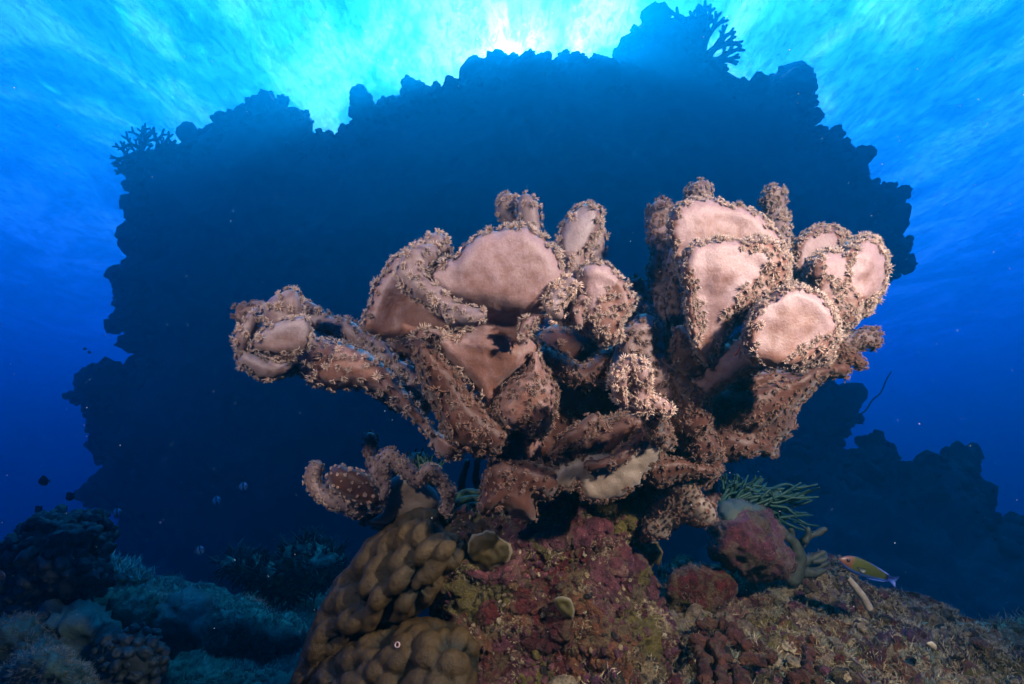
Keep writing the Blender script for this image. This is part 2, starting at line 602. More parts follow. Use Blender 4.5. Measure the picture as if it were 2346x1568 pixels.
# ------------------------------------------------------------ far reef pinnacle in silhouette
def reef_mat(name, c1, c2, c3, sc, bump=0.6, bd=0.05, rough=0.9):
    m, t, b = mat(name, rough, 0.15)
    pos = objcoord(t)
    a = noise_node(t, sc, 8, 0.65, pos, 0.4)
    bb = noise_node(t, sc * 4.3, 6, 0.6, pos)
    c = mixc(t, rampn(t, bb.outputs[0], [(0.42, g(0)), (0.6, g(1))]), c1, c2)
    c = mixc(t, rampn(t, a.outputs[0], [(0.45, g(0)), (0.62, g(1))]), c, c3)
    t.links.new(c, b.inputs[0])
    bumpn(t, b, a.outputs[0], bump, bd)
    return m
m_far = reef_mat('distant_reef_rock', (0.07, 0.075, 0.06), (0.12, 0.11, 0.08), (0.05, 0.06, 0.055), 0.6)
BOMMIE = [(300,1480),(275,1350),(268,1280),(262,1200),(250,1170),(182,1163),(187,1122),(215,1115),(245,1120),(262,1090),(250,1070),(202,1045),(180,1010),(186,985),(215,965),(190,940),(172,925),(150,925),(152,911),(170,900),(170,872),(195,858),(250,862),(278,880),(290,850),(310,830),(300,790),(287,745),(245,745),(240,730),(270,710),(257,690),(290,680),(288,660),(250,637),(250,620),(290,600),(310,580),(298,560),(295,500),(276,480),(290,430),(281,400),(300,372),(340,362),(380,358),(425,345),(440,325),(446,309),(485,300),(490,275),(550,257),(568,250),(590,228),(612,224),(640,230),(655,252),(668,266),(690,258),(703,275),(703,292),(692,320),(730,312),(748,322),(757,326),(772,305),(783,299),(803,298),(806,262),(815,242),(832,234),(852,246),(870,240),(892,236),(930,223),(936,205),(950,190),(970,184),(992,190),(1002,208),(1015,216),(1042,222),(1040,200),(1055,188),(1080,182),(1098,166),(1130,152),(1142,132),(1160,126),(1168,138),(1200,134),(1240,130),(1260,146),(1290,122),(1325,124),(1345,146),(1372,148),(1392,138),(1406,160),(1412,178),(1428,140),(1424,115),(1440,98),(1462,82),(1480,64),(1500,62),(1540,76),(1580,90),(1608,118),(1640,138),(1672,160),(1682,182),(1690,186),(1720,184),(1745,190),(1762,192),(1772,178),(1800,171),(1832,186),(1868,182),(1876,205),(1884,228),(1866,245),(1858,262),(1872,282),(1868,298),(1915,298),(1948,310),(1958,332),(1945,345),(1975,352),(1992,372),(1997,405),(1988,432),(2020,420),(2068,428),(2078,448),(2062,480),(2050,500),(2062,530),(2106,556),(2082,578),(2072,600),(2060,640),(2010,668),(1980,720),(1930,800),(1895,860),(1908,892),(1930,903),(1955,925),(1996,938),(1980,950),(1978,972),(1938,984),(1930,1010),(1960,1060),(2010,1200),(2040,1480)]
poly = np.array(BOMMIE, float)
poly = poly + (poly.mean(0) - poly) * np.array([0.018, 0.01])
m = pillow(poly, 15.6, tf=3.4, tb=6.0, w=260, s=10, raw=True, wig=(8, 20), amp=0.22, nsc=0.7, octv=5, seed=2.0, prof=0.6)
bommie = mesh_obj('reef_pinnacle', m['v'], m['f'], m_far)
meta(bommie, 'huge dark reef pinnacle rising behind the pink coral towards the surface', 'reef pinnacle')
bommie_m = m
# ------------------------------------------------------------ leather coral: smooth lobes fringed with feathery polyps
def polyp_shape(nt_, curl, length, seed, wid=0.065):
    """one open polyp: a ring of thin curved tentacles round a small mouth; unit radius, opening towards +z"""
    r = np.random.default_rng(seed)
    V, F, T = [], [], []
    o = 0
    for k in range(nt_):
        a = (k + r.uniform(-0.3, 0.3)) / nt_ * 2 * math.pi
        L = length * r.uniform(0.75, 1.12)
        el0 = r.uniform(0.22, 1.15)
        ca, sa = math.cos(a), math.sin(a)
        tx = np.array([-sa, ca, 0])
        p = np.array([ca * 0.18, sa * 0.18, 0.05])
        pts = [p.copy()]
        el = el0
        for s_ in range(2):
            d = np.array([ca * math.cos(el), sa * math.cos(el), math.sin(el)])
            p = p + d * L / 2
            pts.append(p.copy())
            el += curl * 1.4 * r.uniform(0.6, 1.3)
        ws = [wid * 1.1, wid * 1.35, 0]
        for i_, (pp, w_) in enumerate(zip(pts, ws)):
            if w_ == 0:
                V.append(pp); T.append(1.0)
            else:
                up = np.array([0, 0, 1.0])
                V += [pp + tx * w_, pp - tx * w_, pp + up * w_ * 1.3]
                T += [i_ / 2.0] * 3
        for i_ in range(1):
            b = o + i_ * 3
            for j in range(3):
                j2 = (j + 1) % 3
                F += [(b + j, b + j2, b + 3 + j2), (b + j, b + 3 + j2, b + 3 + j)]
        b = o + 3
        F += [(b, b + 1, b + 3), (b + 1, b + 2, b + 3), (b + 2, b, b + 3)]
        o += 7
    # the mouth: a low cone
    n = 6
    V += [np.array([math.cos(q_ / n * 6.283) * 0.3, math.sin(q_ / n * 6.283) * 0.3, -0.12]) for q_ in range(n)] + [np.array([0, 0, 0.2])]
    T += [0.0] * n + [0.45]
    F += [(o + q_, o + (q_ + 1) % n, o + n) for q_ in range(n)]
    return np.array(V), np.array(F), np.array(T)
POLYPS = [polyp_shape(15 + k % 4, (-0.35, -0.1, 0.15, -0.5, 0.3)[k % 5], 1.0, 40 + k) for k in range(8)]
POLYPS_SHUT = [polyp_shape(16, 0.75, 0.55, 70 + k, 0.07) for k in range(4)]

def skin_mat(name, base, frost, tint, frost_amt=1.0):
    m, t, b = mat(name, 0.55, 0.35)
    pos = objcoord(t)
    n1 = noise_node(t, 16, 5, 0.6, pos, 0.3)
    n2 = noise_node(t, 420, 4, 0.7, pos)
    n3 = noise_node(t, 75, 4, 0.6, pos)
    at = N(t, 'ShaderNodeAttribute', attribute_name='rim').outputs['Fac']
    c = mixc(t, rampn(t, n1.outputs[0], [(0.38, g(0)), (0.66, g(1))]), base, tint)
    # pale frosting of withdrawn polyps, thickest towards the rim, with painted top-to-bottom shading
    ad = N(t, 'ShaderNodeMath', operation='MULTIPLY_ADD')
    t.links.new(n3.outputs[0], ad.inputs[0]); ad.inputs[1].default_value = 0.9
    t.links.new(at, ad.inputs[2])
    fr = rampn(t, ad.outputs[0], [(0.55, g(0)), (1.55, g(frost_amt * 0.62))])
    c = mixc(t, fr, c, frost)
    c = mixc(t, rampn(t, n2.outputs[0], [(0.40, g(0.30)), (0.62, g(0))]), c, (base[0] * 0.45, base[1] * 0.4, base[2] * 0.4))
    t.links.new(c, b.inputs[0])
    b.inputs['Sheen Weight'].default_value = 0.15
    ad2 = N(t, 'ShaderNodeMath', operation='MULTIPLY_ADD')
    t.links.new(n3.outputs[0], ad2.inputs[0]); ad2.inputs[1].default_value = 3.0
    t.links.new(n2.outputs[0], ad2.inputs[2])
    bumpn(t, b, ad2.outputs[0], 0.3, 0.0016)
    return m
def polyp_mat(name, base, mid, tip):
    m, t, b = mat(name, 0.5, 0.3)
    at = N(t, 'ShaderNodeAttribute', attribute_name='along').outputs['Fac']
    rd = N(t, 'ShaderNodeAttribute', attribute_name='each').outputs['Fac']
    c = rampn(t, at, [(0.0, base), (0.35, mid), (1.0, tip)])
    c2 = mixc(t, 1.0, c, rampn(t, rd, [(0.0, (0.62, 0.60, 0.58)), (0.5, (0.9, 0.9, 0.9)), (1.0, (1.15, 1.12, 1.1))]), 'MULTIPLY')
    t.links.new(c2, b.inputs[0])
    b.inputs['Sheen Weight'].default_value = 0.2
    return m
m_skin = skin_mat('leather_coral_skin', (0.142, 0.061, 0.040), (0.30, 0.215, 0.225), (0.100, 0.037, 0.021))
m_skin_grey = skin_mat('grey_coral_base_skin', (0.15, 0.115, 0.08), (0.21, 0.185, 0.17), (0.11, 0.075, 0.05), 0.7)
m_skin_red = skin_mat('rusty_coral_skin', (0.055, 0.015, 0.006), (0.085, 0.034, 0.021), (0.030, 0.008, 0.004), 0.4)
m_skin_lil = skin_mat('lilac_coral_skin', (0.125, 0.070, 0.060), (0.25, 0.205, 0.22), (0.090, 0.045, 0.036))
m_pol = polyp_mat('coral_polyp_tentacles', (0.16, 0.088, 0.062), (0.26, 0.17, 0.125), (0.44, 0.345, 0.285))
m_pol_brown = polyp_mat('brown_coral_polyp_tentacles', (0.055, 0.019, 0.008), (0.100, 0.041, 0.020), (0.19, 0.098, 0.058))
m_pol_pink = polyp_mat('pink_coral_polyp_tentacles', (0.24, 0.12, 0.08), (0.40, 0.26, 0.185), (0.66, 0.52, 0.41))

def finish(root, m, name, skin, pol, size, gap=1.55, smooth=(), rimband=None, cover=1.0, seed=1, shut=0.0, label=None, backcover=1.0, edge=None, grow=5.0):
    """make a lobe mesh and its polyps; `smooth` = outlines in picture units on the camera side left bare; size in picture units at the lobe"""
    v = m['v']
    # how near the rim each point is
    rim = np.clip(1 - m['e'] / 60.0, 0, 1) if rimband is None else np.clip(1 - m['e'] / rimband, 0, 1)
    dep = np.abs(v @ np.array(F3)).mean()
    sz = size * dep / FPX * 0.95
    gap = gap * 0.88
    w = np.full(len(v), float(cover))
    bare = np.zeros(len(v), bool)
    inner = np.full(len(v), 0.0)
    for sp in smooth:
        poly = spline(sp, True, 8)
        pc_ = poly.mean(0)
        poly = poly + (poly - pc_) / (np.linalg.norm(poly - pc_, axis=1)[:, None] + 1e-6) * grow
        d_, ins = edge_dist(m['px'], poly)
        # frosting follows the rim of the bare patch
        val = np.where(ins, np.clip(1 - d_ / 38.0, 0, 1), 0)
        inner = np.maximum(inner, val)
        bare |= ins & (m['front'] > 0.5) & (m['e'] > 2.0)
        inset = ins & (d_ < 5)
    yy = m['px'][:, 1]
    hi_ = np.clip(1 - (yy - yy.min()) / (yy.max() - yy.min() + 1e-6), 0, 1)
    if len(smooth): rim = np.where(bare, inner * (0.05 + 0.60 * hi_) + 0.50 * hi_, 0.15)  # frost plus a top-to-bottom shading gradient put into the colour
    elif rimband is None: rim = rim * 0.3
    w[bare] = 0
    w[(m['front'] < 0.5)] *= backcover
    if edge is not None:                      # polyps only in a band along the rim
        w[m['e'] > edge] = 0
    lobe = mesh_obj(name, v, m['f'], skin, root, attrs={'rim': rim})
    if label: lobe['label'] = label
    p, nn, _ = scatter(m, sz * gap, w, seed)
    if len(p):
        r = np.random.default_rng(seed + 9)
        ss = sz * np.clip(r.lognormal(-0.08, 0.18, len(p)), 0.55, 1.35)
        tm = POLYPS if shut == 0 else (POLYPS[:max(1, int(8 * (1 - shut)))] + POLYPS_SHUT)
        V, F_, T, Q = instance(tm, p + nn * (sz * 0.12), nn, ss, seed, 0.22)
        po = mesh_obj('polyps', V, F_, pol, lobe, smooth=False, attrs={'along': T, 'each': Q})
        po['kind'] = 'stuff'
    return lobe

coral = empty('leather_coral', P(1350, 1080, 0.72), 'large pink brown leather coral, its spreading lobes fringed with feathery polyps, on the crusted rock', 'soft coral')
K = coral
# --- dark core that joins the lobes
m = pillow([(1180, 1000), (1230, 900), (1300, 840), (1400, 850), (1470, 880), (1560, 930), (1600, 1000), (1580, 1080), (1480, 1110), (1330, 1110), (1200, 1090), (1130, 1060)], 0.83, 0.05, 0.06, 60, 14, amp=0.01, nsc=18)
m = join(m, pillow([(1230, 770), (1300, 740), (1420, 760), (1440, 850), (1400, 900), (1260, 900), (1225, 840)], 0.84, 0.04, 0.05, 50, 14, amp=0.01, nsc=18, seed=9))  # dark filler added so the gap between the lobes stays black
finish(K, m, 'stem', m_skin_red, m_pol_brown, 12, 2.1, seed=2, label='thick stem joining the lobes, with an added dark filler behind the gap')
# --- central cup: upper plate and funnel
m = pillow([(985, 640), (1003, 610), (1050, 585), (1066, 556), (1100, 528), (1140, 519), (1190, 517), (1235, 539), (1266, 566), (1285, 605), (1287, 645), (1266, 685), (1243, 722), (1222, 745), (1218, 775), (1232, 798), (1200, 842), (1165, 880), (1142, 925), (1120, 948), (1096, 908), (1066, 870), (1035, 837), (1000, 800), (955, 770), (985, 758), (1040, 765), (1085, 745), (1050, 700), (1010, 672)],
            0.665, 0.024, 0.02, 30, 8, tilt=(0.00004, 0.00012), cup=0.0066, cupw=110, wig=(5, 26), amp=0.008, nsc=13, seed=3,
            dfun=lambda x, y: -0.02 * np.exp(-(((x - 1160) / 100) ** 2 + ((y - 630) / 90) ** 2)) + 0.03 * np.exp(-(((y - 748 - (x - 1160) * 0.2) / 34) ** 2)) - 0.012 * np.exp(-(((x - 1130) / 60) ** 2 + ((y - 800) / 45) ** 2)))
lobe_c = m
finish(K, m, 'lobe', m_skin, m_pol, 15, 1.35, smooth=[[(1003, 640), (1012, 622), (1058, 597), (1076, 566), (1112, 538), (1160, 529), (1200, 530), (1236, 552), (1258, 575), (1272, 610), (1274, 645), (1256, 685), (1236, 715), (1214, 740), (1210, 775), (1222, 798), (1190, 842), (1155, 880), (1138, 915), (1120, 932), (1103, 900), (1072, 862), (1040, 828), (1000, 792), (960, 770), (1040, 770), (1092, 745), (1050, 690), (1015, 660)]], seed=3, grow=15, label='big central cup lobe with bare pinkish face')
# --- left plate
m = pillow([(940, 578), (915, 588), (896, 605), (878, 640), (860, 662), (850, 700), (833, 732), (836, 757), (868, 774), (910, 776), (960, 770), (1010, 768), (1060, 770), (1085, 750), (1050, 720), (1010, 700), (975, 660), (962, 615)], 0.70, 0.018, 0.018, 22, 8, tilt=(0.00010, 0), cup=0.0036, cupw=50, wig=(4, 24), amp=0.007, nsc=14, seed=4)
finish(K, m, 'lobe', m_skin, m_pol, 13, 1.3, smooth=[[(945, 585), (922, 592), (906, 610), (890, 645), (874, 668), (864, 702), (850, 732), (852, 750), (875, 764), (912, 768), (1060, 775), (1100, 750), (1050, 700), (1010, 680), (985, 650), (965, 600)]], seed=4, grow=13)
# --- polyp covered ridge between them
m = tube([(985, 578, 0.655, 22), (955, 592, 0.64, 30), (945, 625, 0.63, 30), (962, 660, 0.625, 29), (1000, 690, 0.62, 27), (1035, 712, 0.61, 27), (1068, 728, 0.605, 24), (1098, 722, 0.60, 13)], 7, 16, amp=0.006, nsc=35, seed=5)
finish(K, m, 'ridge', m_skin_lil, m_pol, 13, 1.65, cover=0.85, seed=5)
m = tube([(1000, 560, 0.69, 28), (1008, 578, 0.70, 27), (1000, 610, 0.72, 20)], 7, 14, amp=0.004, seed=6)
finish(K, m, 'lobe', m_skin_lil, m_pol, 13, 1.5, seed=6)
# --- beard below the funnel
m = pillow([(950, 775), (985, 790), (1010, 812), (1040, 850), (1066, 892), (1098, 932), (1130, 955), (1160, 985), (1163, 1020), (1135, 1045), (1085, 1040), (1045, 1012), (1012, 965), (985, 915), (966, 860), (952, 815)], 0.665, 0.035, 0.03, 34, 9, amp=0.006, nsc=22, seed=7)
finish(K, m, 'lobe', m_skin_red, m_pol_brown, 13, 1.6, cover=0.9, seed=7)
m = pillow([(1142, 918), (1165, 880), (1200, 845), (1228, 805), (1250, 850), (1272, 895), (1275, 935), (1262, 980), (1232, 1000), (1192, 988), (1158, 975), (1138, 945)], 0.665, 0.035, 0.04, 42, 9, amp=0.006, nsc=24, seed=8)
finish(K, m, 'lobe', m_skin, m_pol_brown, 12, 1.6, cover=0.9, seed=8)
# --- long left arm
m = pillow([(684, 800), (700, 775), (740, 775), (790, 790), (850, 812), (900, 852), (938, 905), (968, 950), (1005, 988), (1050, 1000), (1064, 1022), (1038, 1055), (1005, 1040), (972, 988), (928, 950), (880, 912), (820, 890), (770, 893), (720, 882), (688, 850)], 0.71, 0.032, 0.03, 40, 9, amp=0.006, nsc=20, seed=9)
finish(K, m, 'arm', m_skin, m_pol, 13, 1.8, cover=0.85, seed=9)
m = tube([(690, 705, 0.80, 22), (750, 745, 0.80, 24), (815, 775, 0.79, 25), (870, 808, 0.78, 26), (915, 860, 0.78, 30), (960, 920, 0.78, 28)], 8, 14, amp=0.01, nsc=26, seed=10)
finish(K, m, 'ridge', m_skin_lil, m_pol, 13, 1.5, seed=10)
m = join(blob(905, 800, 0.88, 0.05, amp=0.3, seed=1), blob(930, 870, 0.88, 0.05, amp=0.3, seed=2), blob(850, 765, 0.9, 0.026, amp=0.3, seed=3))
finish(K, m, 'lobe', m_skin_lil, m_pol_brown, 12, 1.6, seed=11, label='shaded knobbly lobe behind the long arm')
# --- tip of the left arm
m = pillow([(612, 745), (604, 705), (628, 678), (656, 664), (682, 670), (694, 700), (693, 735), (722, 775), (722, 800), (690, 790), (650, 760)], 0.70, 0.018, 0.02, 26, 8, wig=(3, 20), amp=0.004, seed=12)
finish(K, m, 'lobe', m_skin_lil, m_pol, 13, 1.8, cover=0.75, seed=12)
m = pillow([(578, 795), (596, 762), (638, 735), (680, 722), (706, 738), (708, 775), (690, 805), (640, 813), (598, 808)], 0.655, 0.014, 0.012, 26, 8, cup=0.0018, cupw=30, wig=(3, 20), amp=0.003, seed=13)
finish(K, m, 'lobe', m_skin_lil, m_pol, 12, 1.4, smooth=[[(588, 792), (603, 768), (640, 744), (680, 731), (697, 742), (700, 775), (686, 803), (640, 811), (602, 803)]], backcover=0.8, seed=13, grow=9)
m = pillow([(543, 812), (552, 798), (600, 818), (645, 830), (690, 828), (670, 858), (645, 862), (607, 872), (570, 856), (547, 838)], 0.72, 0.02, 0.02, 24, 8, wig=(3, 20), amp=0.003, seed=14)
finish(K, m, 'lobe', m_skin_lil, m_pol, 11, 1.4, smooth=[[(550, 810), (560, 802), (600, 820), (645, 832), (692, 828), (668, 852), (645, 857), (609, 864), (574, 850), (555, 835)]], backcover=0.8, seed=14, grow=9)
m = tube([(598, 708, 0.73, 10), (578, 735, 0.72, 18), (560, 775, 0.715, 18), (553, 806, 0.715, 12)], 7, 12, amp=0.004, seed=15)
finish(K, m, 'lobe', m_skin_lil, m_pol, 12, 1.5, seed=15)
m = join(blob(565, 722, 0.82, 0.016, amp=0.3, seed=6), blob(590, 712, 0.83, 0.015, amp=0.3, seed=7))
finish(K, m, 'lobe', m_skin_lil, m_pol_brown, 12, 1.5, seed=16)
m = pillow([(560, 790), (620, 740), (700, 730), (720, 800), (700, 850), (640, 858), (580, 850)], 0.76, 0.02, 0.03, 30, 12, amp=0.006, seed=17)
finish(K, m, 'lobe', m_skin_red, m_pol_brown, 11, 2.2, seed=17)
# --- lobes right of the cup
m = pillow([(1262, 700), (1258, 665), (1290, 638), (1322, 620), (1362, 611), (1402, 616), (1437, 648), (1447, 690), (1432, 735), (1418, 775), (1392, 792), (1362, 772), (1336, 760), (1300, 745), (1272, 735)], 0.66, 0.022, 0.02, 24, 8, wig=(5, 22), amp=0.007, nsc=30, seed=18, cup=0.0015, cupw=40, dfun=lambda x, y: 0.02 * np.exp(-(((x - 1325 - (y - 700) * 0.1) / 16) ** 2)))
finish(K, m, 'lobe', m_skin, m_pol, 13, 1.5, smooth=[[(1322, 650), (1340, 630), (1368, 621), (1396, 624), (1412, 645), (1385, 665), (1362, 690), (1350, 730), (1338, 748), (1325, 740), (1330, 700)]], seed=18, grow=8)
m = tube([(1300, 655, 0.63, 20), (1278, 675, 0.625, 22), (1268, 700, 0.62, 19), (1280, 722, 0.62, 11)], 6, 12, amp=0.004, seed=19)
finish(K, m, 'ridge', m_skin_lil, m_pol_pink, 13, 1.4, seed=19)
m = tube([(1335, 690, 0.635, 12), (1322, 715, 0.635, 13), (1325, 745, 0.635, 10)], 6, 10, amp=0.003, seed=20)
finish(K, m, 'ridge', m_skin, m_pol, 13, 1.4, seed=20)
m = tube([(1240, 728, 0.63, 11), (1212, 745, 0.63, 13), (1200, 772, 0.63, 11)], 6, 10, amp=0.003, seed=21)
finish(K, m, 'ridge', m_skin, m_pol, 12, 1.4, seed=21)
m = pillow([(1278, 600), (1286, 535), (1310, 492), (1345, 467), (1374, 476), (1377, 512), (1358, 558), (1347, 610), (1330, 650), (1300, 660), (1275, 640)], 0.73, 0.02, 0.03, 28, 8, wig=(3, 20), amp=0.005, seed=22)
finish(K, m, 'lobe', m_skin_lil, m_pol, 13, 1.55, smooth=[[(1298, 548), (1310, 503), (1343, 478), (1357, 488), (1350, 525), (1335, 550), (1312, 572)]], seed=22, grow=8, label='upright finger lobe with a bare lilac face')
m = tube([(1372, 535, 0.84, 16), (1366, 580, 0.84, 19), (1380, 620, 0.83, 21), (1405, 665, 0.82, 24), (1450, 710, 0.80, 28)], 7, 12, amp=0.005, seed=23)
finish(K, m, 'lobe', m_skin_lil, m_pol, 12, 1.9, seed=23)
m = tube([(1165, 465, 0.80, 20), (1160, 492, 0.80, 17), (1180, 512, 0.80, 14)], 6, 12, amp=0.005, seed=24)
finish(K, m, 'lobe', m_skin_lil, m_pol, 12, 1.4, seed=24)
m = tube([(1205, 462, 0.77, 19), (1214, 495, 0.77, 22), (1222, 545, 0.77, 22), (1230, 600, 0.77, 24)], 7, 12, amp=0.004, seed=25)
finish(K, m, 'lobe', m_skin_lil, m_pol, 13, 1.7, cover=0.8, seed=25)
m = pillow([(1235, 800), (1262, 795), (1330, 835), (1380, 800), (1425, 795), (1445, 850), (1410, 880), (1350, 890), (1290, 878), (1250, 860)], 0.74, 0.03, 0.03, 30, 9, amp=0.006, seed=26)
finish(K, m, 'lobe', m_skin_red, m_pol_brown, 12, 1.6, seed=26)
m = tube([(1460, 655, 0.9, 18), (1470, 700, 0.9, 30), (1490, 760, 0.88, 40)], 8, 12, amp=0.01, seed=27)
finish(K, m, 'lobe', m_skin_lil, m_pol_brown, 11, 1.6, seed=27)
# --- middle bushy lobe
m = pillow([(1395, 830), (1412, 788), (1432, 748), (1470, 722), (1508, 724), (1526, 755), (1522, 800), (1548, 830), (1575, 870), (1572, 930), (1545, 962), (1502, 940), (1470, 900), (1430, 880), (1400, 865)], 0.72, 0.035, 0.04, 46, 9, amp=0.008, nsc=20, seed=28)
finish(K, m, 'lobe', m_skin_lil, m_pol_brown, 13, 1.65, cover=0.9, seed=28, label='bushy middle lobe with a lilac top')
# --- bright hook shaped ridge standing forward
m = tube([(1428, 922, 0.555, 15), (1418, 885, 0.55, 18), (1424, 852, 0.55, 19), (1450, 842, 0.55, 19), (1466, 862, 0.55, 19), (1470, 895, 0.555, 20), (1466, 930, 0.56, 21), (1495, 928, 0.56, 22), (1522, 938, 0.56, 18)], 6, 14, amp=0.004, nsc=40, seed=29)
finish(K, m, 'ridge', m_skin, m_pol_pink, 12.5, 1.25, seed=29, label='bright pink hooked ridge nearest the camera')
m = tube([(1500, 940, 0.57, 22), (1500, 975, 0.62, 22), (1520, 1010, 0.68, 26)], 7, 12, seed=30)
finish(K, m, 'ridge', m_skin_red, m_pol_brown, 12, 1.6, seed=30)
# --- right hand plates
m = pillow([(1532, 525), (1545, 487), (1590, 463), (1640, 455), (1700, 474), (1746, 498), (1776, 530), (1792, 562), (1785, 600), (1650, 610), (1570, 640), (1545, 600), (1532, 565)], 0.72, 0.018, 0.02, 20, 8, cup=0.0015, cupw=50, wig=(5, 24), amp=0.009, nsc=15, seed=31)
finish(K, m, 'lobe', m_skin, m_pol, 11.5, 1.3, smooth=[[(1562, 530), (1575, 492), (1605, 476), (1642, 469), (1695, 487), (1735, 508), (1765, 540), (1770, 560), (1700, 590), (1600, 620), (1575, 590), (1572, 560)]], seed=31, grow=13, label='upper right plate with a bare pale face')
m = pillow([(1562, 640), (1564, 605), (1580, 575), (1602, 556), (1650, 547), (1720, 548), (1768, 556), (1792, 590), (1803, 632), (1815, 675), (1785, 700), (1735, 700), (1705, 730), (1670, 765), (1650, 800), (1625, 835), (1590, 810), (1572, 750), (1566, 700)], 0.655, 0.020, 0.02, 22, 8, cup=0.0015, cupw=50, wig=(6, 24), amp=0.009, nsc=15, seed=32)
finish(K, m, 'lobe', m_skin, m_pol, 11.5, 1.3, smooth=[[(1590, 620), (1596, 592), (1618, 568), (1655, 562), (1688, 566), (1706, 588), (1750, 590), (1755, 606), (1722, 640), (1690, 665), (1665, 705), (1652, 745), (1650, 800), (1625, 828), (1598, 800), (1620, 750), (1622, 705), (1610, 655)]], seed=32, grow=10, label='right hand plate with a bare wedge shaped face')
m = pillow([(1708, 765), (1718, 722), (1742, 688), (1780, 665), (1830, 656), (1880, 670), (1906, 700), (1920, 742), (1914, 790), (1893, 820), (1850, 836), (1790, 842), (1738, 832), (1710, 800)], 0.60, 0.020, 0.022, 24, 8, cup=0.0015, cupw=55, wig=(6, 26), amp=0.007, nsc=15, seed=33)
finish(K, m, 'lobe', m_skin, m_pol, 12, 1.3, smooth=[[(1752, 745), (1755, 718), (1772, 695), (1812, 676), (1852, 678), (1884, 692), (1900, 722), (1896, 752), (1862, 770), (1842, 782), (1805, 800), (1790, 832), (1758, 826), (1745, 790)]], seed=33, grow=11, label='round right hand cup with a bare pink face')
m = pillow([(1820, 650), (1820, 575), (1838, 538), (1880, 520), (1925, 530), (1947, 560), (1930, 600), (1880, 620), (1850, 660)], 0.82, 0.02, 0.03, 28, 8, amp=0.006, seed=34)
finish(K, m, 'lobe', m_skin, m_pol, 11, 1.3, smooth=[[(1845, 600), (1855, 560), (1885, 548), (1908, 552), (1905, 580), (1870, 600), (1850, 640)]], seed=34, grow=9)
m = pillow([(1850, 650), (1858, 600), (1882, 580), (1920, 576), (1945, 560), (1970, 545), (2005, 547), (2030, 590), (2038, 632), (2025, 672), (1992, 702), (1962, 742), (1920, 765), (1888, 745), (1866, 705)], 0.73, 0.04, 0.04, 40, 8, amp=0.008, nsc=24, seed=35, wig=(4, 20))
finish(K, m, 'lobe', m_skin, m_pol, 11.5, 1.35, smooth=[[(1975, 600), (1972, 568), (1998, 560), (2020, 590), (2027, 632), (2008, 664), (1968, 668), (1962, 640)], [(1898, 600), (1928, 592), (1940, 615), (1922, 640), (1905, 625)], [(1895, 660), (1912, 668), (1908, 690), (1895, 700), (1885, 680)]], seed=35, grow=9, label='outermost right hand lobe with folded faces')
m = pillow([(1895, 740), (1930, 735), (1965, 735), (1975, 700), (1925, 780), (1900, 830), (1880, 860), (1840, 850), (1870, 800)], 0.76, 0.03, 0.03, 24, 9, amp=0.006, seed=36)
finish(K, m, 'lobe', m_skin_red, m_pol_brown, 11, 1.5, seed=36)
m = tube([(1602, 440, 0.86, 27), (1598, 462, 0.86, 26), (1605, 500, 0.84, 22)], 7, 14, amp=0.006, seed=37)
finish(K, m, 'lobe', m_skin_lil, m_pol, 11, 1.35, seed=37)
m = tube([(1772, 455, 0.85, 27), (1782, 495, 0.85, 20), (1786, 535, 0.84, 17), (1790, 590, 0.82, 20), (1800, 640, 0.8, 25)], 7, 14, amp=0.006, seed=38)
finish(K, m, 'lobe', m_skin_lil, m_pol, 11, 1.35, seed=38)
m = tube([(1518, 482, 0.86, 24), (1506, 515, 0.86, 20), (1514, 570, 0.85, 19), (1508, 640, 0.84, 18), (1525, 700, 0.83, 24), (1540, 780, 0.82, 30)], 7, 14, amp=0.008, seed=39)
finish(K, m, 'lobe', m_skin_lil, m_pol_brown, 11, 1.35, seed=39, label='long shaded finger lobe')
m = pillow([(1535, 570), (1560, 600), (1568, 700), (1590, 790), (1560, 800), (1540, 760), (1525, 650)], 0.80, 0.03, 0.03, 20, 9, amp=0.006, seed=40)
finish(K, m, 'lobe', m_skin_lil, m_pol_brown, 11, 1.4, seed=40)
m = pillow([(1538, 762), (1560, 745), (1600, 790), (1640, 800), (1645, 850), (1622, 872), (1572, 862), (1542, 830)], 0.695, 0.03, 0.03, 30, 9, amp=0.006, seed=41)
finish(K, m, 'lobe', m_skin_red, m_pol_brown, 12, 1.6, cover=0.8, seed=41, label='rust coloured lobe under the right hand plates')
m = pillow([(1555, 900), (1562, 852), (1622, 812), (1680, 782), (1722, 772), (1772, 800), (1752, 835), (1705, 862), (1650, 895), (1605, 935), (1575, 960)], 0.675, 0.026, 0.03, 44, 9, amp=0.006, nsc=18, seed=42, tilt=(-0.0004, 0.0))
finish(K, m, 'branch', m_skin, m_pol_brown, 11, 1.5, smooth=[[(1560, 900), (1566, 855), (1624, 815), (1680, 785), (1722, 775), (1775, 795), (1745, 825), (1700, 845), (1640, 880), (1600, 925), (1575, 955)]], seed=42, label='bare tan branch under the round cup')
m = pillow([(1510, 960), (1545, 905), (1600, 930), (1655, 892), (1720, 855), (1800, 842), (1870, 832), (1928, 835), (1940, 848), (1900, 872), (1862, 902), (1832, 942), (1800, 982), (1778, 1012), (1772, 1046), (1740, 1042), (1702, 1052), (1665, 1062), (1622, 1060), (1590, 1030), (1550, 1000)], 0.76, 0.045, 0.04, 50, 10, wig=(5, 24), amp=0.014, nsc=16, octv=3, seed=43,
           dfun=lambda x, y: 0.02 * np.exp(-(((x - 1700 - (y - 980) * 0.6) / 34) ** 2 + ((y - 985) / 26) ** 2)) + 0.02 * np.exp(-(((x - 1740) / 70) ** 2 + ((y - 885 - (x - 1740) * -0.35) / 12) ** 2)))
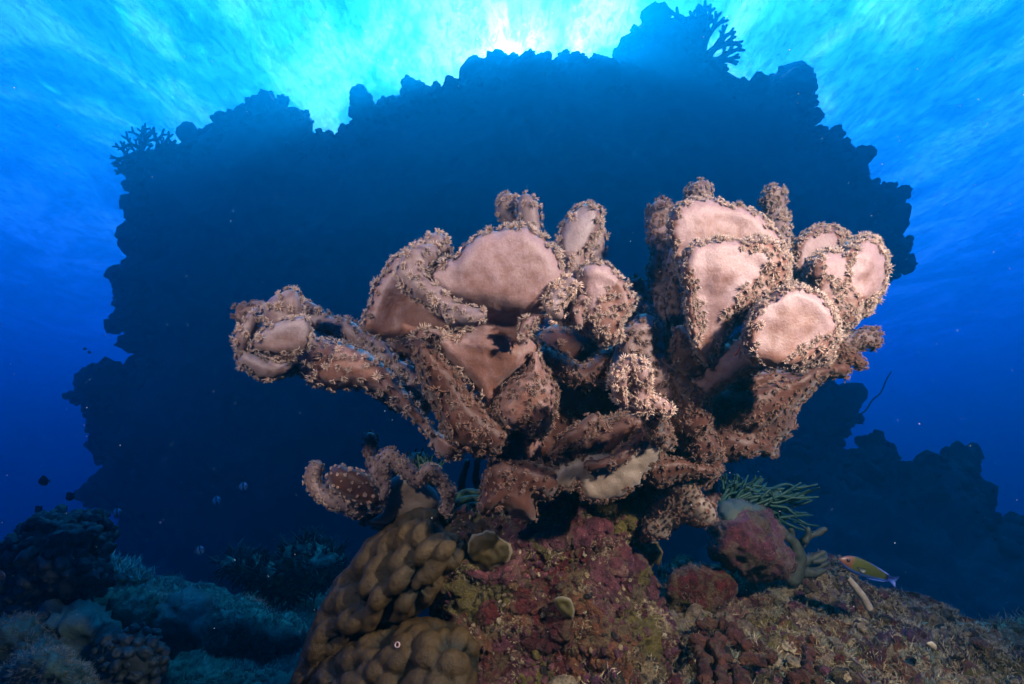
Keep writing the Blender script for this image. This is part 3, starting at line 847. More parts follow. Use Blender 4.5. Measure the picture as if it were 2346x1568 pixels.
finish(K, m, 'fan', m_skin_red, m_pol_brown, 10.5, 1.55, cover=0.85, seed=43, shut=0.3, label='broad rust brown fan spreading to the lower right')
m = tube([(1560, 960, 0.70, 36), (1600, 1010, 0.71, 38), (1630, 1050, 0.73, 30), (1600, 1085, 0.74, 22)], 8, 16, amp=0.01, nsc=22, seed=44)
finish(K, m, 'lobe', m_skin_red, m_pol_brown, 11, 1.6, seed=44)
m = tube([(1560, 880, 0.69, 30), (1580, 920, 0.685, 34), (1590, 965, 0.685, 34)], 8, 16, amp=0.006, nsc=22, seed=45)
finish(K, m, 'lobe', m_skin_red, m_pol_brown, 11, 1.5, seed=45)
m = tube([(1985, 775, 0.86, 24), (1960, 782, 0.86, 22), (1915, 800, 0.84, 16), (1880, 815, 0.82, 20)], 7, 12, amp=0.006, seed=46)
finish(K, m, 'lobe', m_skin_lil, m_pol_brown, 9, 1.3, seed=46, label='small dark finger lobe at the far right')
m = tube([(1968, 832, 0.76, 15), (1940, 815, 0.76, 17), (1905, 800, 0.76, 20), (1870, 810, 0.76, 26)], 7, 12, amp=0.004, seed=47)
finish(K, m, 'lobe', m_skin_red, m_pol_brown, 8, 1.3, seed=47)
# --- base
m = pillow([(1150, 985), (1190, 972), (1232, 985), (1240, 1030), (1235, 1070), (1180, 1075), (1140, 1050)], 0.71, 0.03, 0.03, 40, 10, amp=0.002, seed=48)
finish(K, m, 'stem', m_skin, m_pol, 12, 2, cover=0, seed=48)
m = pillow([(1112, 1085), (1150, 1045), (1220, 1060), (1272, 1075), (1288, 1108), (1255, 1140), (1228, 1148), (1226, 1192), (1195, 1190), (1150, 1168), (1098, 1178), (1104, 1125)], 0.67, 0.03, 0.03, 36, 9, wig=(3, 18), amp=0.006, seed=49)
finish(K, m, 'lobe', m_skin_red, m_pol_brown, 11.5, 1.6, smooth=[[(1150, 1168), (1185, 1142), (1232, 1135), (1228, 1195), (1200, 1198)]], seed=49, shut=0.4, label='rusty lower lobe ending in a bare grey lip')
m = pillow([(1252, 1124), (1268, 1080), (1325, 1048), (1395, 1036), (1450, 1008), (1485, 978), (1520, 960), (1540, 990), (1508, 1060), (1455, 1112), (1402, 1144), (1362, 1153), (1334, 1148), (1326, 1112), (1305, 1122), (1280, 1114)], 0.665, 0.014, 0.02, 26, 7, wig=(7, 18), amp=0.006, nsc=22, seed=50)
finish(K, m, 'skirt', m_skin_grey, m_pol_brown, 10, 1.4, smooth=[[(1240, 1130), (1262, 1078), (1340, 1040), (1420, 1040), (1480, 980), (1540, 960), (1550, 1010), (1480, 1110), (1380, 1170), (1300, 1150)]], backcover=0.0, seed=50, label='bare grey skirt where the coral grips the rock')
m = tube([(1348, 1068, 0.645, 12), (1385, 1064, 0.64, 13), (1420, 1050, 0.64, 14), (1452, 1020, 0.645, 14), (1476, 990, 0.655, 11)], 7, 12, amp=0.004, seed=51)
finish(K, m, 'ridge', m_skin_red, m_pol_brown, 11, 1.6, seed=51, shut=0.3)
m = pillow([(1290, 1020), (1330, 985), (1400, 955), (1465, 945), (1500, 955), (1468, 1010), (1410, 1045), (1350, 1060), (1300, 1055)], 0.68, 0.024, 0.04, 34, 9, amp=0.006, seed=52)
finish(K, m, 'lobe', m_skin_red, m_pol_brown, 11.5, 1.6, smooth=[[(1355, 1020), (1400, 985), (1465, 965), (1480, 975), (1440, 1015), (1400, 1035)]], seed=52)
m = tube([(1275, 1040, 0.66, 14), (1300, 1010, 0.655, 18), (1335, 985, 0.65, 18), (1360, 960, 0.65, 12)], 7, 12, amp=0.005, seed=53)
finish(K, m, 'ridge', m_skin_red, m_pol_brown, 12, 1.4, seed=53)
m = pillow([(1480, 1065), (1550, 1050), (1625, 1068), (1640, 1088), (1570, 1100), (1500, 1115)], 0.71, 0.02, 0.03, 22, 9, amp=0.004, seed=54)
finish(K, m, 'lobe', m_skin_red, m_pol_brown, 9, 1.5, cover=0.8, seed=54, shut=0.6)
# ------------------------------------------------------------ rock, slab and encrusting growth
def crust_mat(name, cols, sc=9.0, bump=1.0, speck=(0.45, 0.36, 0.17), speck_amt=0.6, rough=0.75, bd=0.006, turf=(0.19, 0.16, 0.07), turf_amt=0.7):
    """patchwork of encrusting growth: cells of different colours, turf between them, pale specks"""
    m, t, b = mat(name, rough, 0.3)
    pos = objcoord(t)
    w = noise_node(t, sc * 1.6, 5, 0.6, pos)
    sc_ = N(t, 'ShaderNodeVectorMath', operation='SCALE')
    t.links.new(w.outputs['Color'], sc_.inputs[0]); sc_.inputs['Scale'].default_value = 1.1 / sc
    ad = N(t, 'ShaderNodeVectorMath', operation='ADD')
    t.links.new(pos, ad.inputs[0]); t.links.new(sc_.outputs[0], ad.inputs[1])
    vo = N(t, 'ShaderNodeTexVoronoi')
    vo.inputs['Scale'].default_value = sc
    t.links.new(ad.outputs[0], vo.inputs['Vector'])
    sep = N(t, 'ShaderNodeSeparateColor')
    t.links.new(vo.outputs['Color'], sep.inputs[0])
    k = len(cols)
    c = rampn(t, sep.outputs[0], [(i / k, col) for i, col in enumerate(cols)], 'CONSTANT')
    n1 = noise_node(t, sc * 5, 7, 0.7, pos, 0.5)
    n2 = noise_node(t, sc * 26, 5, 0.7, pos)
    n3 = noise_node(t, sc * 2.2, 5, 0.65, pos, 0.6)
    c = mixc(t, 1.0, c, rampn(t, n1.outputs[0], [(0.34, g(0.22)), (0.64, g(1.5))]), 'MULTIPLY')
    c = mixc(t, rampn(t, n3.outputs[0], [(0.50, g(0)), (0.58, g(turf_amt))]), c, mixc(t, rampn(t, n2.outputs[0], [(0.4, g(0)), (0.6, g(1))]), (turf[0] * 0.35, turf[1] * 0.3, turf[2] * 0.3), turf))
    v2 = N(t, 'ShaderNodeTexVoronoi')
    v2.inputs['Scale'].default_value = sc * 24
    t.links.new(pos, v2.inputs['Vector'])
    sp = rampn(t, v2.outputs['Distance'], [(0.16, g(1)), (0.24, g(0))])
    sm = mixc(t, 1.0, sp, rampn(t, n1.outputs[0], [(0.52, g(0)), (0.60, g(speck_amt))]), 'MULTIPLY')
    c = mixc(t, sm, c, speck)
    t.links.new(c, b.inputs[0])
    h = N(t, 'ShaderNodeMath', operation='MULTIPLY_ADD')
    t.links.new(n1.outputs[0], h.inputs[0]); h.inputs[1].default_value = 2.5
    t.links.new(n2.outputs[0], h.inputs[2])
    bumpn(t, b, h.outputs[0], bump, bd)
    return m
MAROON, RED, PINK, PURP, OLIVE, TAN, ORNG, BRN, DARK = (0.060, 0.008, 0.012), (0.090, 0.010, 0.009), (0.115, 0.034, 0.045), (0.10, 0.028, 0.055), (0.12, 0.095, 0.018), (0.17, 0.125, 0.065), (0.15, 0.055, 0.022), (0.055, 0.028, 0.016), (0.012, 0.009, 0.008)
m_ped = crust_mat('encrusted_pedestal_rock', [MAROON, PURP, BRN, OLIVE, RED, PINK, DARK, ORNG, MAROON, OLIVE, PURP], 13.0, 1.0, bd=0.012)
m_slab = crust_mat('turf_covered_rock', [(0.30, 0.22, 0.11), BRN, MAROON, DARK, (0.34, 0.26, 0.14), OLIVE, (0.14, 0.05, 0.025), (0.26, 0.20, 0.15), DARK, ORNG], 15.0, 1.0, speck=(0.5, 0.44, 0.28), turf=(0.36, 0.29, 0.14), turf_amt=0.85, bd=0.014)
m_boulder = crust_mat('pink_crusted_boulder', [PINK, PURP, (0.09, 0.02, 0.03), BRN, (0.08, 0.045, 0.03), (0.14, 0.085, 0.07), PURP], 17.0, 1.0, turf=(0.15, 0.12, 0.07), turf_amt=0.7)
m_reef = reef_mat('algae_covered_reef', (0.04, 0.10, 0.055), (0.18, 0.32, 0.18), (0.10, 0.19, 0.10), 9.0, 1.0, 0.02)
m_maroon = crust_mat('dark_red_crust', [(0.045, 0.006, 0.006), (0.060, 0.008, 0.007), (0.034, 0.005, 0.006)], 16, 0.8, speck=(0.3, 0.22, 0.2), speck_amt=0.5, turf_amt=0.3, rough=0.5)
m_pink = crust_mat('pink_coralline_crust', [(0.10, 0.028, 0.036), (0.07, 0.02, 0.03), (0.12, 0.045, 0.05)], 16, 0.9, speck=(0.5, 0.4, 0.2), speck_amt=1.0, turf_amt=0.35, rough=0.5)
m_tanc = crust_mat('tan_crust', [(0.28, 0.21, 0.11), (0.36, 0.28, 0.15), OLIVE, (0.42, 0.35, 0.22)], 30, 1.0, speck=(0.5, 0.45, 0.3), turf=(0.26, 0.21, 0.11), turf_amt=0.5)
m_brnc = crust_mat('dark_purple_brown_crust', [BRN, PURP, DARK, MAROON], 30, 1.0, turf_amt=0.5)
m_rust = crust_mat('rust_red_sponge', [(0.085, 0.022, 0.011), (0.060, 0.015, 0.009), (0.10, 0.030, 0.015)], 16, 1.2, speck=(0.35, 0.25, 0.2), speck_amt=0.5, turf_amt=0.35)

def plain(name, base, base2, sc=30, rough=0.6, bump=0.5, bd=0.002):
    m, t, b = mat(name, rough, 0.3)
    n = noise_node(t, sc, 5, 0.6, objcoord(t))
    t.links.new(mixc(t, rampn(t, n.outputs[0], [(0.38, g(0)), (0.62, g(1))]), base, base2), b.inputs[0])
    bumpn(t, b, n.outputs[0], bump, bd)
    return m
def hair_shape(seed, n=5, h=1.0, w=0.07, spread=0.5):
    r = np.random.default_rng(seed)
    V, F, T = [], [], []
    for k in range(n):
        o = len(V)
        a = r.uniform(0, 6.283)
        b_ = np.array([math.cos(a), math.sin(a), 0]) * r.uniform(0, 0.35)
        d = np.array([r.normal() * spread, r.normal() * spread, 1.0])
        d2 = d + np.array([r.normal() * spread, r.normal() * spread, 0])
        hh = h * r.uniform(0.5, 1.2)
        sx = np.array([math.cos(a + 1.57), math.sin(a + 1.57), 0]) * w
        sy = np.cross(sx, [0, 0, 1.0])
        V += [b_ + sx, b_ - sx, b_ + sy, b_ + d * hh * 0.5 + sx * 0.7, b_ + d * hh * 0.5 - sx * 0.7, b_ + d * hh * 0.5 + sy * 0.7, b_ + d * hh * 0.5 + d2 * hh * 0.5]
        T += [0, 0, 0, 0.5, 0.5, 0.5, 1]
        for j in range(3):
            j2 = (j + 1) % 3
            F += [(o + j, o + j2, o + 3 + j2), (o + j, o + 3 + j2, o + 3 + j), (o + 3 + j, o + 3 + j2, o + 6)]
    return np.array(V), np.array(F), np.array(T)
HAIRS = [hair_shape(100 + k) for k in range(8)]
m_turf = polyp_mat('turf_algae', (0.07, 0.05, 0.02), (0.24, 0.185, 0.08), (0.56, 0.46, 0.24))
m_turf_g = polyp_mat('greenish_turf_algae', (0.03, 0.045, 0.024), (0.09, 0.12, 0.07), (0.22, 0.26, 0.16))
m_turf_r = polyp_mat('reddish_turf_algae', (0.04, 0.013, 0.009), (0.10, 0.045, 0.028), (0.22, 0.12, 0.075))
def turf(m, size, spacing, material, label, thr=0.0, nsc=14, seed=3, parent=None, lean=0.6, zmin=-2.0):
    wv = np.clip((fnoise(m['v'], nsc, 3, seed) - thr) * 5, 0, 1) * m['front']
    nr = vnormals(m['v'], m['f'])
    wv = wv * (nr[:, 2] > zmin)
    p, nn, _ = scatter(m, spacing, wv, seed)
    if not len(p): return
    r = np.random.default_rng(seed)
    V, F_, T, Q = instance(HAIRS, p, nn, size * r.uniform(0.5, 1.4, len(p)), seed, lean)
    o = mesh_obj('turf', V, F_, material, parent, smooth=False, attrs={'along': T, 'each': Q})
    o['kind'] = 'stuff'
    if label and parent is None: o['label'] = label
    return o
KNOBS = []
for k in range(6):
    r2 = np.random.default_rng(200 + k)
    n, sg_ = 11, 16
    th = np.linspace(0.03, math.pi, n); ph = np.arange(sg_) / sg_ * 6.2832
    T_, H_ = np.meshgrid(th, ph, indexing='ij')
    u = np.stack([np.sin(T_) * np.cos(H_), np.sin(T_) * np.sin(H_), np.cos(T_)], -1).reshape(-1, 3)
    u = u * (1 + 0.42 * fnoise(u, 1.5, 4, 20 + k))[:, None] * np.array([1, r2.uniform(0.5, 0.9), 0.85]) + np.array([0, 0, 0.3])
    i = np.arange(n - 1)[:, None] * sg_; j = np.arange(sg_)[None]; j2 = (j + 1) % sg_
    q = np.stack([i + j, i + sg_ + j, i + sg_ + j2, i + j2], -1).reshape(-1, 4)
    KNOBS.append((u, np.concatenate([q[:, [0, 1, 2]], q[:, [0, 2, 3]]]), np.clip(u[:, 2], 0, 1)))
def nodules(m, size, spacing, material, parent, seed, flat=0.5, thr=0.0, nsc=12, name='nodules'):
    """small lumps of crust, many and uncountable, scattered over a rock"""
    wv = np.clip((fnoise(m['v'], nsc, 3, seed) - thr) * 4, 0, 1) * m['front']
    p, nn, _ = scatter(m, spacing, wv, seed)
    if not len(p): return
    r = np.random.default_rng(seed)
    tm = [(a * np.array([1, 1, flat]), b_, c_) for a, b_, c_ in KNOBS]
    V, F_, T, Q = instance(tm, p - nn * size * 0.15, nn, size * r.uniform(0.35, 1.5, len(p)), seed, 0.4)
    o = mesh_obj(name, V, F_, material, parent)
    o['kind'] = 'stuff'
    return o
# --- pedestal
ped = empty('pedestal_rock', P(1250, 1560, 0.74), 'rock pedestal crusted in maroon, pink and olive growth under the leather coral', 'rock')
m = pillow([(1010, 1205), (1050, 1185), (1100, 1168), (1170, 1150), (1240, 1120), (1330, 1100), (1420, 1090), (1500, 1075), (1548, 1098), (1520, 1130), (1488, 1180), (1476, 1240), (1480, 1310), (1500, 1360), (1540, 1420), (1540, 1520), (1500, 1760), (960, 1760), (960, 1560), (985, 1440), (1000, 1330)],
           0.80, 0.09, 0.16, 130, 5, tilt=(0.00005, -0.00022), wig=(7, 24), amp=0.030, nsc=12, octv=5, seed=61)
m['v'] = m['v'] + vnormals(m['v'], m['f']) * (0.006 * fnoise(m['v'], 55, 3, 5))[:, None]
ped_m = m
rock = mesh_obj('rock_body', m['v'], m['f'], m_ped, ped)
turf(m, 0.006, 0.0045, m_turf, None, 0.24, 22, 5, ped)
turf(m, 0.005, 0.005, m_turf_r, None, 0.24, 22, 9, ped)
nodules(ped_m, 0.006, 0.012, m_brnc, ped, 31, 0.5, 0.0, 12)
nodules(ped_m, 0.005, 0.011, m_pink, ped, 32, 0.5, 0.05, 15)
nodules(ped_m, 0.0045, 0.010, m_ped, ped, 33, 0.8, -0.05, 15)
nodules(ped_m, 0.003, 0.012, m_tanc, ped, 34, 0.8, 0.05, 20)
def crust(outline, d, material, label, parent=ped, tf=0.012, w=18, wig=7, amp=0.004, seed=1, name='crust', cup=0.0, s=5, tb=0.03, tilt=(0, 0)):
    m = pillow(outline, d, tf, tb, w, s, wig=(wig, 16), amp=amp, nsc=50, seed=seed, cup=cup, cupw=w * 1.5, tilt=tilt)
    o = mesh_obj(name, m['v'], m['f'], material, parent, attrs={'rim': np.clip(1 - m['e'] / 9, 0, 1)})
    if label: o['label'] = label
    return o, m
def draped(base, outline, material, label, parent, seed, thick=0.007, w=12):
    V, F_, rim, u = drape(base, outline, thick, w, 8, seed)
    if not len(V): return
    o = mesh_obj('crust', V, F_, material, parent, attrs={'rim': rim})
    if label: o['label'] = label
    return o
draped(ped_m, [(1222, 1240), (1230, 1215), (1260, 1205), (1290, 1188), (1330, 1182), (1375, 1175), (1405, 1192), (1410, 1215), (1385, 1240), (1340, 1262), (1290, 1270), (1245, 1262)], m_pink, 'pink crust dotted with yellow specks', ped, 2)
draped(ped_m, [(1235, 1140), (1270, 1128), (1310, 1130), (1318, 1160), (1290, 1180), (1245, 1175), (1225, 1165)], m_pink, None, ped, 3)
draped(ped_m, [(1180, 1470), (1215, 1445), (1255, 1420), (1300, 1405), (1312, 1430), (1305, 1475), (1270, 1500), (1225, 1505), (1190, 1500)], m_maroon, 'smooth deep red crust', ped, 4)
draped(ped_m, [(1080, 1392), (1110, 1370), (1145, 1385), (1150, 1420), (1120, 1440), (1085, 1430)], m_maroon, None, ped, 5)
draped(ped_m, [(1170, 1350), (1205, 1340), (1235, 1360), (1230, 1400), (1195, 1420), (1165, 1400)], m_maroon, None, ped, 6)
draped(ped_m, [(1060, 1300), (1100, 1300), (1150, 1290), (1185, 1255), (1205, 1290), (1200, 1325), (1150, 1345), (1090, 1340)], m_pink, None, ped, 7)
draped(ped_m, [(1110, 1500), (1160, 1490), (1180, 1530), (1150, 1568), (1105, 1560)], m_maroon, None, ped, 8)
draped(ped_m, [(1398, 1265), (1440, 1240), (1472, 1255), (1478, 1300), (1440, 1330), (1400, 1320)], m_pink, None, ped, 9)
draped(ped_m, [(1290, 1160), (1330, 1120), (1380, 1125), (1330, 1165), (1300, 1200)], m_maroon, None, ped, 10)
# olive disc shaped corals on the pedestal, each with a pale rim
def rim_mat(name, base, base2, rimc, sc=40, bump=0.4):
    m, t, b = mat(name, 0.65, 0.25)
    pos = objcoord(t)
    at = N(t, 'ShaderNodeAttribute', attribute_name='rim').outputs['Fac']
    n = noise_node(t, sc, 4, 0.6, pos)
    n2 = noise_node(t, 500, 3, 0.6, pos)
    c = mixc(t, rampn(t, n.outputs[0], [(0.4, g(0)), (0.6, g(1))]), base, base2)
    c = mixc(t, rampn(t, at, [(0.45, g(0)), (0.75, g(1))]), c, rimc)
    c = mixc(t, rampn(t, n2.outputs[0], [(0.35, g(0.35)), (0.6, g(0))]), c, (base[0] * 0.4, base[1] * 0.4, base[2] * 0.4))
    t.links.new(c, b.inputs[0])
    bumpn(t, b, n2.outputs[0], bump, 0.001)
    return m
m_olive = rim_mat('olive_disc_coral', (0.045, 0.030, 0.005), (0.022, 0.017, 0.004), (0.14, 0.12, 0.08))
m_olive2 = rim_mat('yellow_green_disc_coral', (0.06, 0.05, 0.012), (0.035, 0.03, 0.008), (0.13, 0.12, 0.08))
dc = empty('disc_coral', P(1120, 1262, 0.7), 'round olive brown disc coral with a pale rim beside the lobed mustard coral', 'coral')
crust([(1071, 1250), (1085, 1228), (1115, 1217), (1138, 1228), (1168, 1250), (1168, 1275), (1150, 1296), (1110, 1305), (1080, 1292), (1072, 1270)], 0.738, m_olive, None, dc, 0.014, 34, 2, 0.006, 11, 'disc', cup=0.0)
dc = empty('disc_coral', P(1296, 1395, 0.68), 'small yellow green leaf shaped disc coral above the deep red crust', 'coral')
crust([(1268, 1376), (1285, 1366), (1305, 1372), (1316, 1395), (1313, 1418), (1296, 1412), (1278, 1396)], 0.70, m_olive2, None, dc, 0.008, 12, 1.5, 0.001, 12, 'disc', cup=0.004)

# --- slab running off to the right
slab = empty('rock_slab', P(1900, 1560, 0.7), 'wide rock slab under shaggy tan turf, filling the lower right of the reef', 'rock')
slab_out = [(1330, 1760), (1340, 1560), (1370, 1470), (1420, 1400), (1480, 1370), (1530, 1322), (1560, 1300), (1620, 1302), (1680, 1316), (1760, 1316), (1830, 1284), (1880, 1278), (1935, 1292), (1970, 1326), (2010, 1358), (2070, 1366), (2130, 1388), (2200, 1416), (2290, 1448), (2420, 1480), (2600, 1560), (2600, 1760)]
m = pillow(slab_out, 0.78, 0.05, 0.3, 70, 7, tilt=(0.00022, -0.0019), wig=(8, 26), amp=0.042, nsc=12, octv=5, seed=62, dfun=lambda x, y: np.maximum(0, (y - 1560)) * 0.0008)
m['v'] = m['v'] + vnormals(m['v'], m['f']) * (0.014 * fnoise(m['v'], 34, 4, 5) * np.clip(m['e'] / 30, 0.3, 1))[:, None]
slab_m = m
mesh_obj('slab_body', m['v'], m['f'], m_slab, slab)
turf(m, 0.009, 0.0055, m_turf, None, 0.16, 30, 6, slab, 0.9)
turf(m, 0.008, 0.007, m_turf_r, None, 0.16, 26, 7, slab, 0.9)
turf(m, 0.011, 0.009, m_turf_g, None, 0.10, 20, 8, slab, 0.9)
nodules(slab_m, 0.013, 0.026, m_slab, slab, 41, 0.6, -0.05, 10)
nodules(slab_m, 0.009, 0.018, m_brnc, slab, 42, 0.5, 0.05, 10)
nodules(slab_m, 0.007, 0.016, m_tanc, slab, 43, 0.6, 0.08, 14)
nodules(slab_m, 0.010, 0.022, m_ped, slab, 44, 0.6, 0.0, 14)
for k, (ol, mt_, lb) in enumerate([
    ([(1890, 1405), (1930, 1400), (1965, 1425), (1940, 1445), (1900, 1440)], m_maroon, None), ([(2050, 1450), (2100, 1440), (2150, 1470), (2120, 1500), (2070, 1490)], m_pink, None),
    ([(1780, 1405), (1820, 1395), (1850, 1420), (1810, 1440)], m_maroon, None), ([(1640, 1385), (1690, 1380), (1720, 1400), (1680, 1420)], m_pink, None), ([(1960, 1480), (2030, 1470), (2060, 1500), (2000, 1530)], m_maroon, None)]):
    draped(slab_m, ol, mt_, lb, slab, 70 + k)
sp = empty('rust_sponge', P(1670, 1540, 0.66), 'knobbly rust red sponge with branching ribs spread over the turf covered slab', 'sponge')
def sd(x, y): return 0.78 + (x - 1880) * 0.00022 - (y - 1530) * 0.0019 - 0.062
for k, pth in enumerate([[(1605, 1428, 11), (1652, 1431, 13), (1692, 1454, 13), (1712, 1478, 11)], [(1587, 1474, 11), (1603, 1500, 14), (1615, 1530, 14), (1618, 1580, 16)], [(1640, 1480, 12), (1652, 1519, 14), (1661, 1580, 15)], [(1672, 1460, 12), (1708, 1482, 14), (1757, 1493, 12)], [(1702, 1513, 12), (1740, 1512, 12), (1778, 1505, 8)], [(1856, 1490, 9), (1850, 1515, 12), (1852, 1540, 9)], [(1810, 1562, 11), (1850, 1556, 14), (1885, 1556, 9)], [(1587, 1474, 10), (1635, 1470, 12), (1680, 1466, 12)], [(1685, 1530, 11), (1700, 1560, 14), (1712, 1590, 15)]]):
    m = tube([(x, y, sd(x, y) + 0.006, r_ * 0.8) for x, y, r_ in pth], 4, 16, amp=0.011, nsc=70, seed=80 + k)
    mesh_obj('rib', m['v'], m['f'], m_rust, sp)
# pale shell chip and mound
m_pale = rim_mat('pale_shell', (0.30, 0.26, 0.16), (0.25, 0.22, 0.15), (0.35, 0.31, 0.2))
meta(crust([(2122, 1474), (2135, 1470), (2146, 1480), (2143, 1490), (2130, 1484)], 0.80, m_pale, None, None, 0.004, 6, 0.5, 0.0, 90, 'shell_chip', s=3, tb=0.01)[0], 'pale broken shell chip lying on the turf covered slab', 'shell')
# --- small pink lumps joining pedestal and slab
mr_ = empty('crusted_rock', P(1600, 1340, 0.9), 'small pink and brown crusted knob between the pedestal and the big boulder', 'rock')
m = pillow([(1525, 1350), (1552, 1318), (1600, 1300), (1640, 1308), (1680, 1325), (1690, 1365), (1620, 1410), (1540, 1410)], 0.98, 0.04, 0.08, 40, 6, wig=(5, 20), amp=0.014, nsc=18, octv=4, seed=63)
mesh_obj('rock_body', m['v'], m['f'], m_ped, mr_)
turf(m, 0.007, 0.006, m_turf_r, None, 0.05, 20, 12, mr_)
# --- boulder
bo = empty('crusted_boulder', P(1720, 1325, 1.0), 'pink and purple crusted boulder with a pale greenish lip, right of the pedestal', 'rock')
m = pillow([(1630, 1200), (1638, 1168), (1665, 1154), (1705, 1150), (1738, 1154), (1762, 1182), (1786, 1212), (1806, 1245), (1820, 1280), (1812, 1312), (1770, 1328), (1715, 1325), (1665, 1305), (1634, 1275), (1626, 1235)], 1.02, 0.10, 0.10, 90, 6, tilt=(0.0003, -0.0003), wig=(3, 24), amp=0.016, nsc=12, octv=4, seed=64)
m['v'] = m['v'] + vnormals(m['v'], m['f']) * (0.008 * fnoise(m['v'], 38, 4, 5))[:, None]
bo_m = m
mesh_obj('rock_body', m['v'], m['f'], m_boulder, bo)
turf(m, 0.005, 0.0075, m_turf_r, None, 0.12, 20, 13, bo)
m_lip = rim_mat('pale_green_crust', (0.035, 0.06, 0.045), (0.05, 0.055, 0.04), (0.11, 0.11, 0.09), 30)
draped(bo_m, [(1638, 1178), (1650, 1150), (1705, 1140), (1745, 1148), (1770, 1175), (1735, 1176), (1700, 1180), (1680, 1192), (1650, 1190)], m_lip, 'pale greenish lip on top of the boulder', bo, 65, 0.006)

# ------------------------------------------------------------ lobed mustard corals at the lower left of the pedestal
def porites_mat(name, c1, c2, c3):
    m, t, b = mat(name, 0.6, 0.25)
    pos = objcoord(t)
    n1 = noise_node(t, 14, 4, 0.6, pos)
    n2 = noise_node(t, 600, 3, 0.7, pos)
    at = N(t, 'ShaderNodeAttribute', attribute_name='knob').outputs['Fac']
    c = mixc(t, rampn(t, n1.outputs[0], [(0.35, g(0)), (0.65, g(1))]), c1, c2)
    c = mixc(t, rampn(t, at, [(0.15, g(1)), (0.7, g(0))]), c, c3)  # groove shade between the knobs put into the colour
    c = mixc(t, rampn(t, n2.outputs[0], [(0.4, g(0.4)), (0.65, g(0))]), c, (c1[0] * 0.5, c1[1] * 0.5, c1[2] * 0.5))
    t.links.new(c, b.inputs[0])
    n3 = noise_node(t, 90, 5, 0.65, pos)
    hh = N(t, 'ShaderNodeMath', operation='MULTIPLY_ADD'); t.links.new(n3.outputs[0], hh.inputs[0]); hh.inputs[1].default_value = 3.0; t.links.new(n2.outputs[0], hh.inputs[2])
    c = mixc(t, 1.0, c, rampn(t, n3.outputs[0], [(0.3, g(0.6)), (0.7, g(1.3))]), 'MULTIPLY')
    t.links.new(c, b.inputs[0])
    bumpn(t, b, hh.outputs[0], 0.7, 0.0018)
    return m
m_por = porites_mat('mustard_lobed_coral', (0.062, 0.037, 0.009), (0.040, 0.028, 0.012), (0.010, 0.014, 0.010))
ROT = np.array([[0.8, 0, 0.6], [0, 1, 0], [-0.6, 0, 0.8]]) @ np.diag([1.25, 0.9, 0.62])
def lobed(root, outline, d0, tf, tb, w, s, tilt, lump, lsc, seed, amp=0.006, parent_name='colony', material=None, ST=None):
    m = pillow(outline, d0, tf, tb, w, s, tilt=tilt, wig=(5, 40), seed=seed)
    nr = vnormals(m['v'], m['f'])
    ST = ROT if ST is None else ST
    vv = m['v'] @ ST
    k = lumps(vv, lsc, seed, 0.74)
    m['v'] = m['v'] + nr * (((k - 0.6) * lump + amp * fnoise(m['v'], 9, 3, seed)) * np.clip(m['e'] / 16, 0.1, 1))[:, None]
    return mesh_obj(parent_name, m['v'], m['f'], material or m_por, root, attrs={'knob': k, 'rim': k * 0}), m
lc = empty('lobed_coral', P(900, 1480, 0.8), 'upper mustard brown lobed coral with diagonal rows of smooth knobs, left of the disc coral', 'coral', 'mustard brown lobed corals')
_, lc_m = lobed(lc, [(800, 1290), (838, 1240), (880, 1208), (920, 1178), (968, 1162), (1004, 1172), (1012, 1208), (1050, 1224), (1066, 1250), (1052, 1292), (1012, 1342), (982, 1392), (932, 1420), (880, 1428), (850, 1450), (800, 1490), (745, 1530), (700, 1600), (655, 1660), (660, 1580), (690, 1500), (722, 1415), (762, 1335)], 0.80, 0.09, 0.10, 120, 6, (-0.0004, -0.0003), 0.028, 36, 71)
lc2 = empty('lobed_coral', P(900, 1600, 0.7), 'lower mustard brown lobed coral with low rounded knobs, cut by the bottom edge', 'coral', 'mustard brown lobed corals')
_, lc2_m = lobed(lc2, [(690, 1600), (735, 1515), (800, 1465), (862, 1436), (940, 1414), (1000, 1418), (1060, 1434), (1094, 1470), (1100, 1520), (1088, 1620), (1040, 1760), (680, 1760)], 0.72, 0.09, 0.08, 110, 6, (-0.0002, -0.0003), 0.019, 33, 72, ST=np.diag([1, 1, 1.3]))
# pale worm tubes in the knobs
m_ring = plain('pink_white_tube_rim', (0.30, 0.20, 0.19), (0.38, 0.30, 0.28), 90)
def hole(root, mesh, x, y, r0):
    d_ = np.hypot(mesh['px'][:, 0] - x, mesh['px'][:, 1] - y) + (mesh['front'] < 0.5) * 1e4
    i_ = int(d_.argmin()); nr = vnormals(mesh['v'], mesh['f'])[i_]; c = mesh['v'][i_]
    a = np.cross(nr, [0.3, 0.2, 1.0]); a /= np.linalg.norm(a); b_ = np.cross(nr, a)
    th = np.arange(14) / 14 * 2 * math.pi; ph = np.arange(6) / 6 * 2 * math.pi
    T_, H_ = np.meshgrid(th, ph, indexing='ij')
    rr = r0 * (1 + 0.32 * np.cos(H_))
    V = c + nr * r0 * 0.3 + (rr * np.cos(T_))[..., None] * a + (rr * np.sin(T_) * 0.8)[..., None] * b_ + (r0 * 0.32 * np.sin(H_))[..., None] * nr
    V = V.reshape(-1, 3)
    i = np.arange(14)[:, None]; j = np.arange(6)[None]
    q = np.stack([i * 6 + j, ((i + 1) % 14) * 6 + j, ((i + 1) % 14) * 6 + (j + 1) % 6, i * 6 + (j + 1) % 6], -1).reshape(-1, 4)
    mesh_obj('worm_tube', V, q, m_ring, root)
for x, y, r0 in [(917, 1484, 0.0038)]: hole(lc2, lc2_m, x, y, r0)

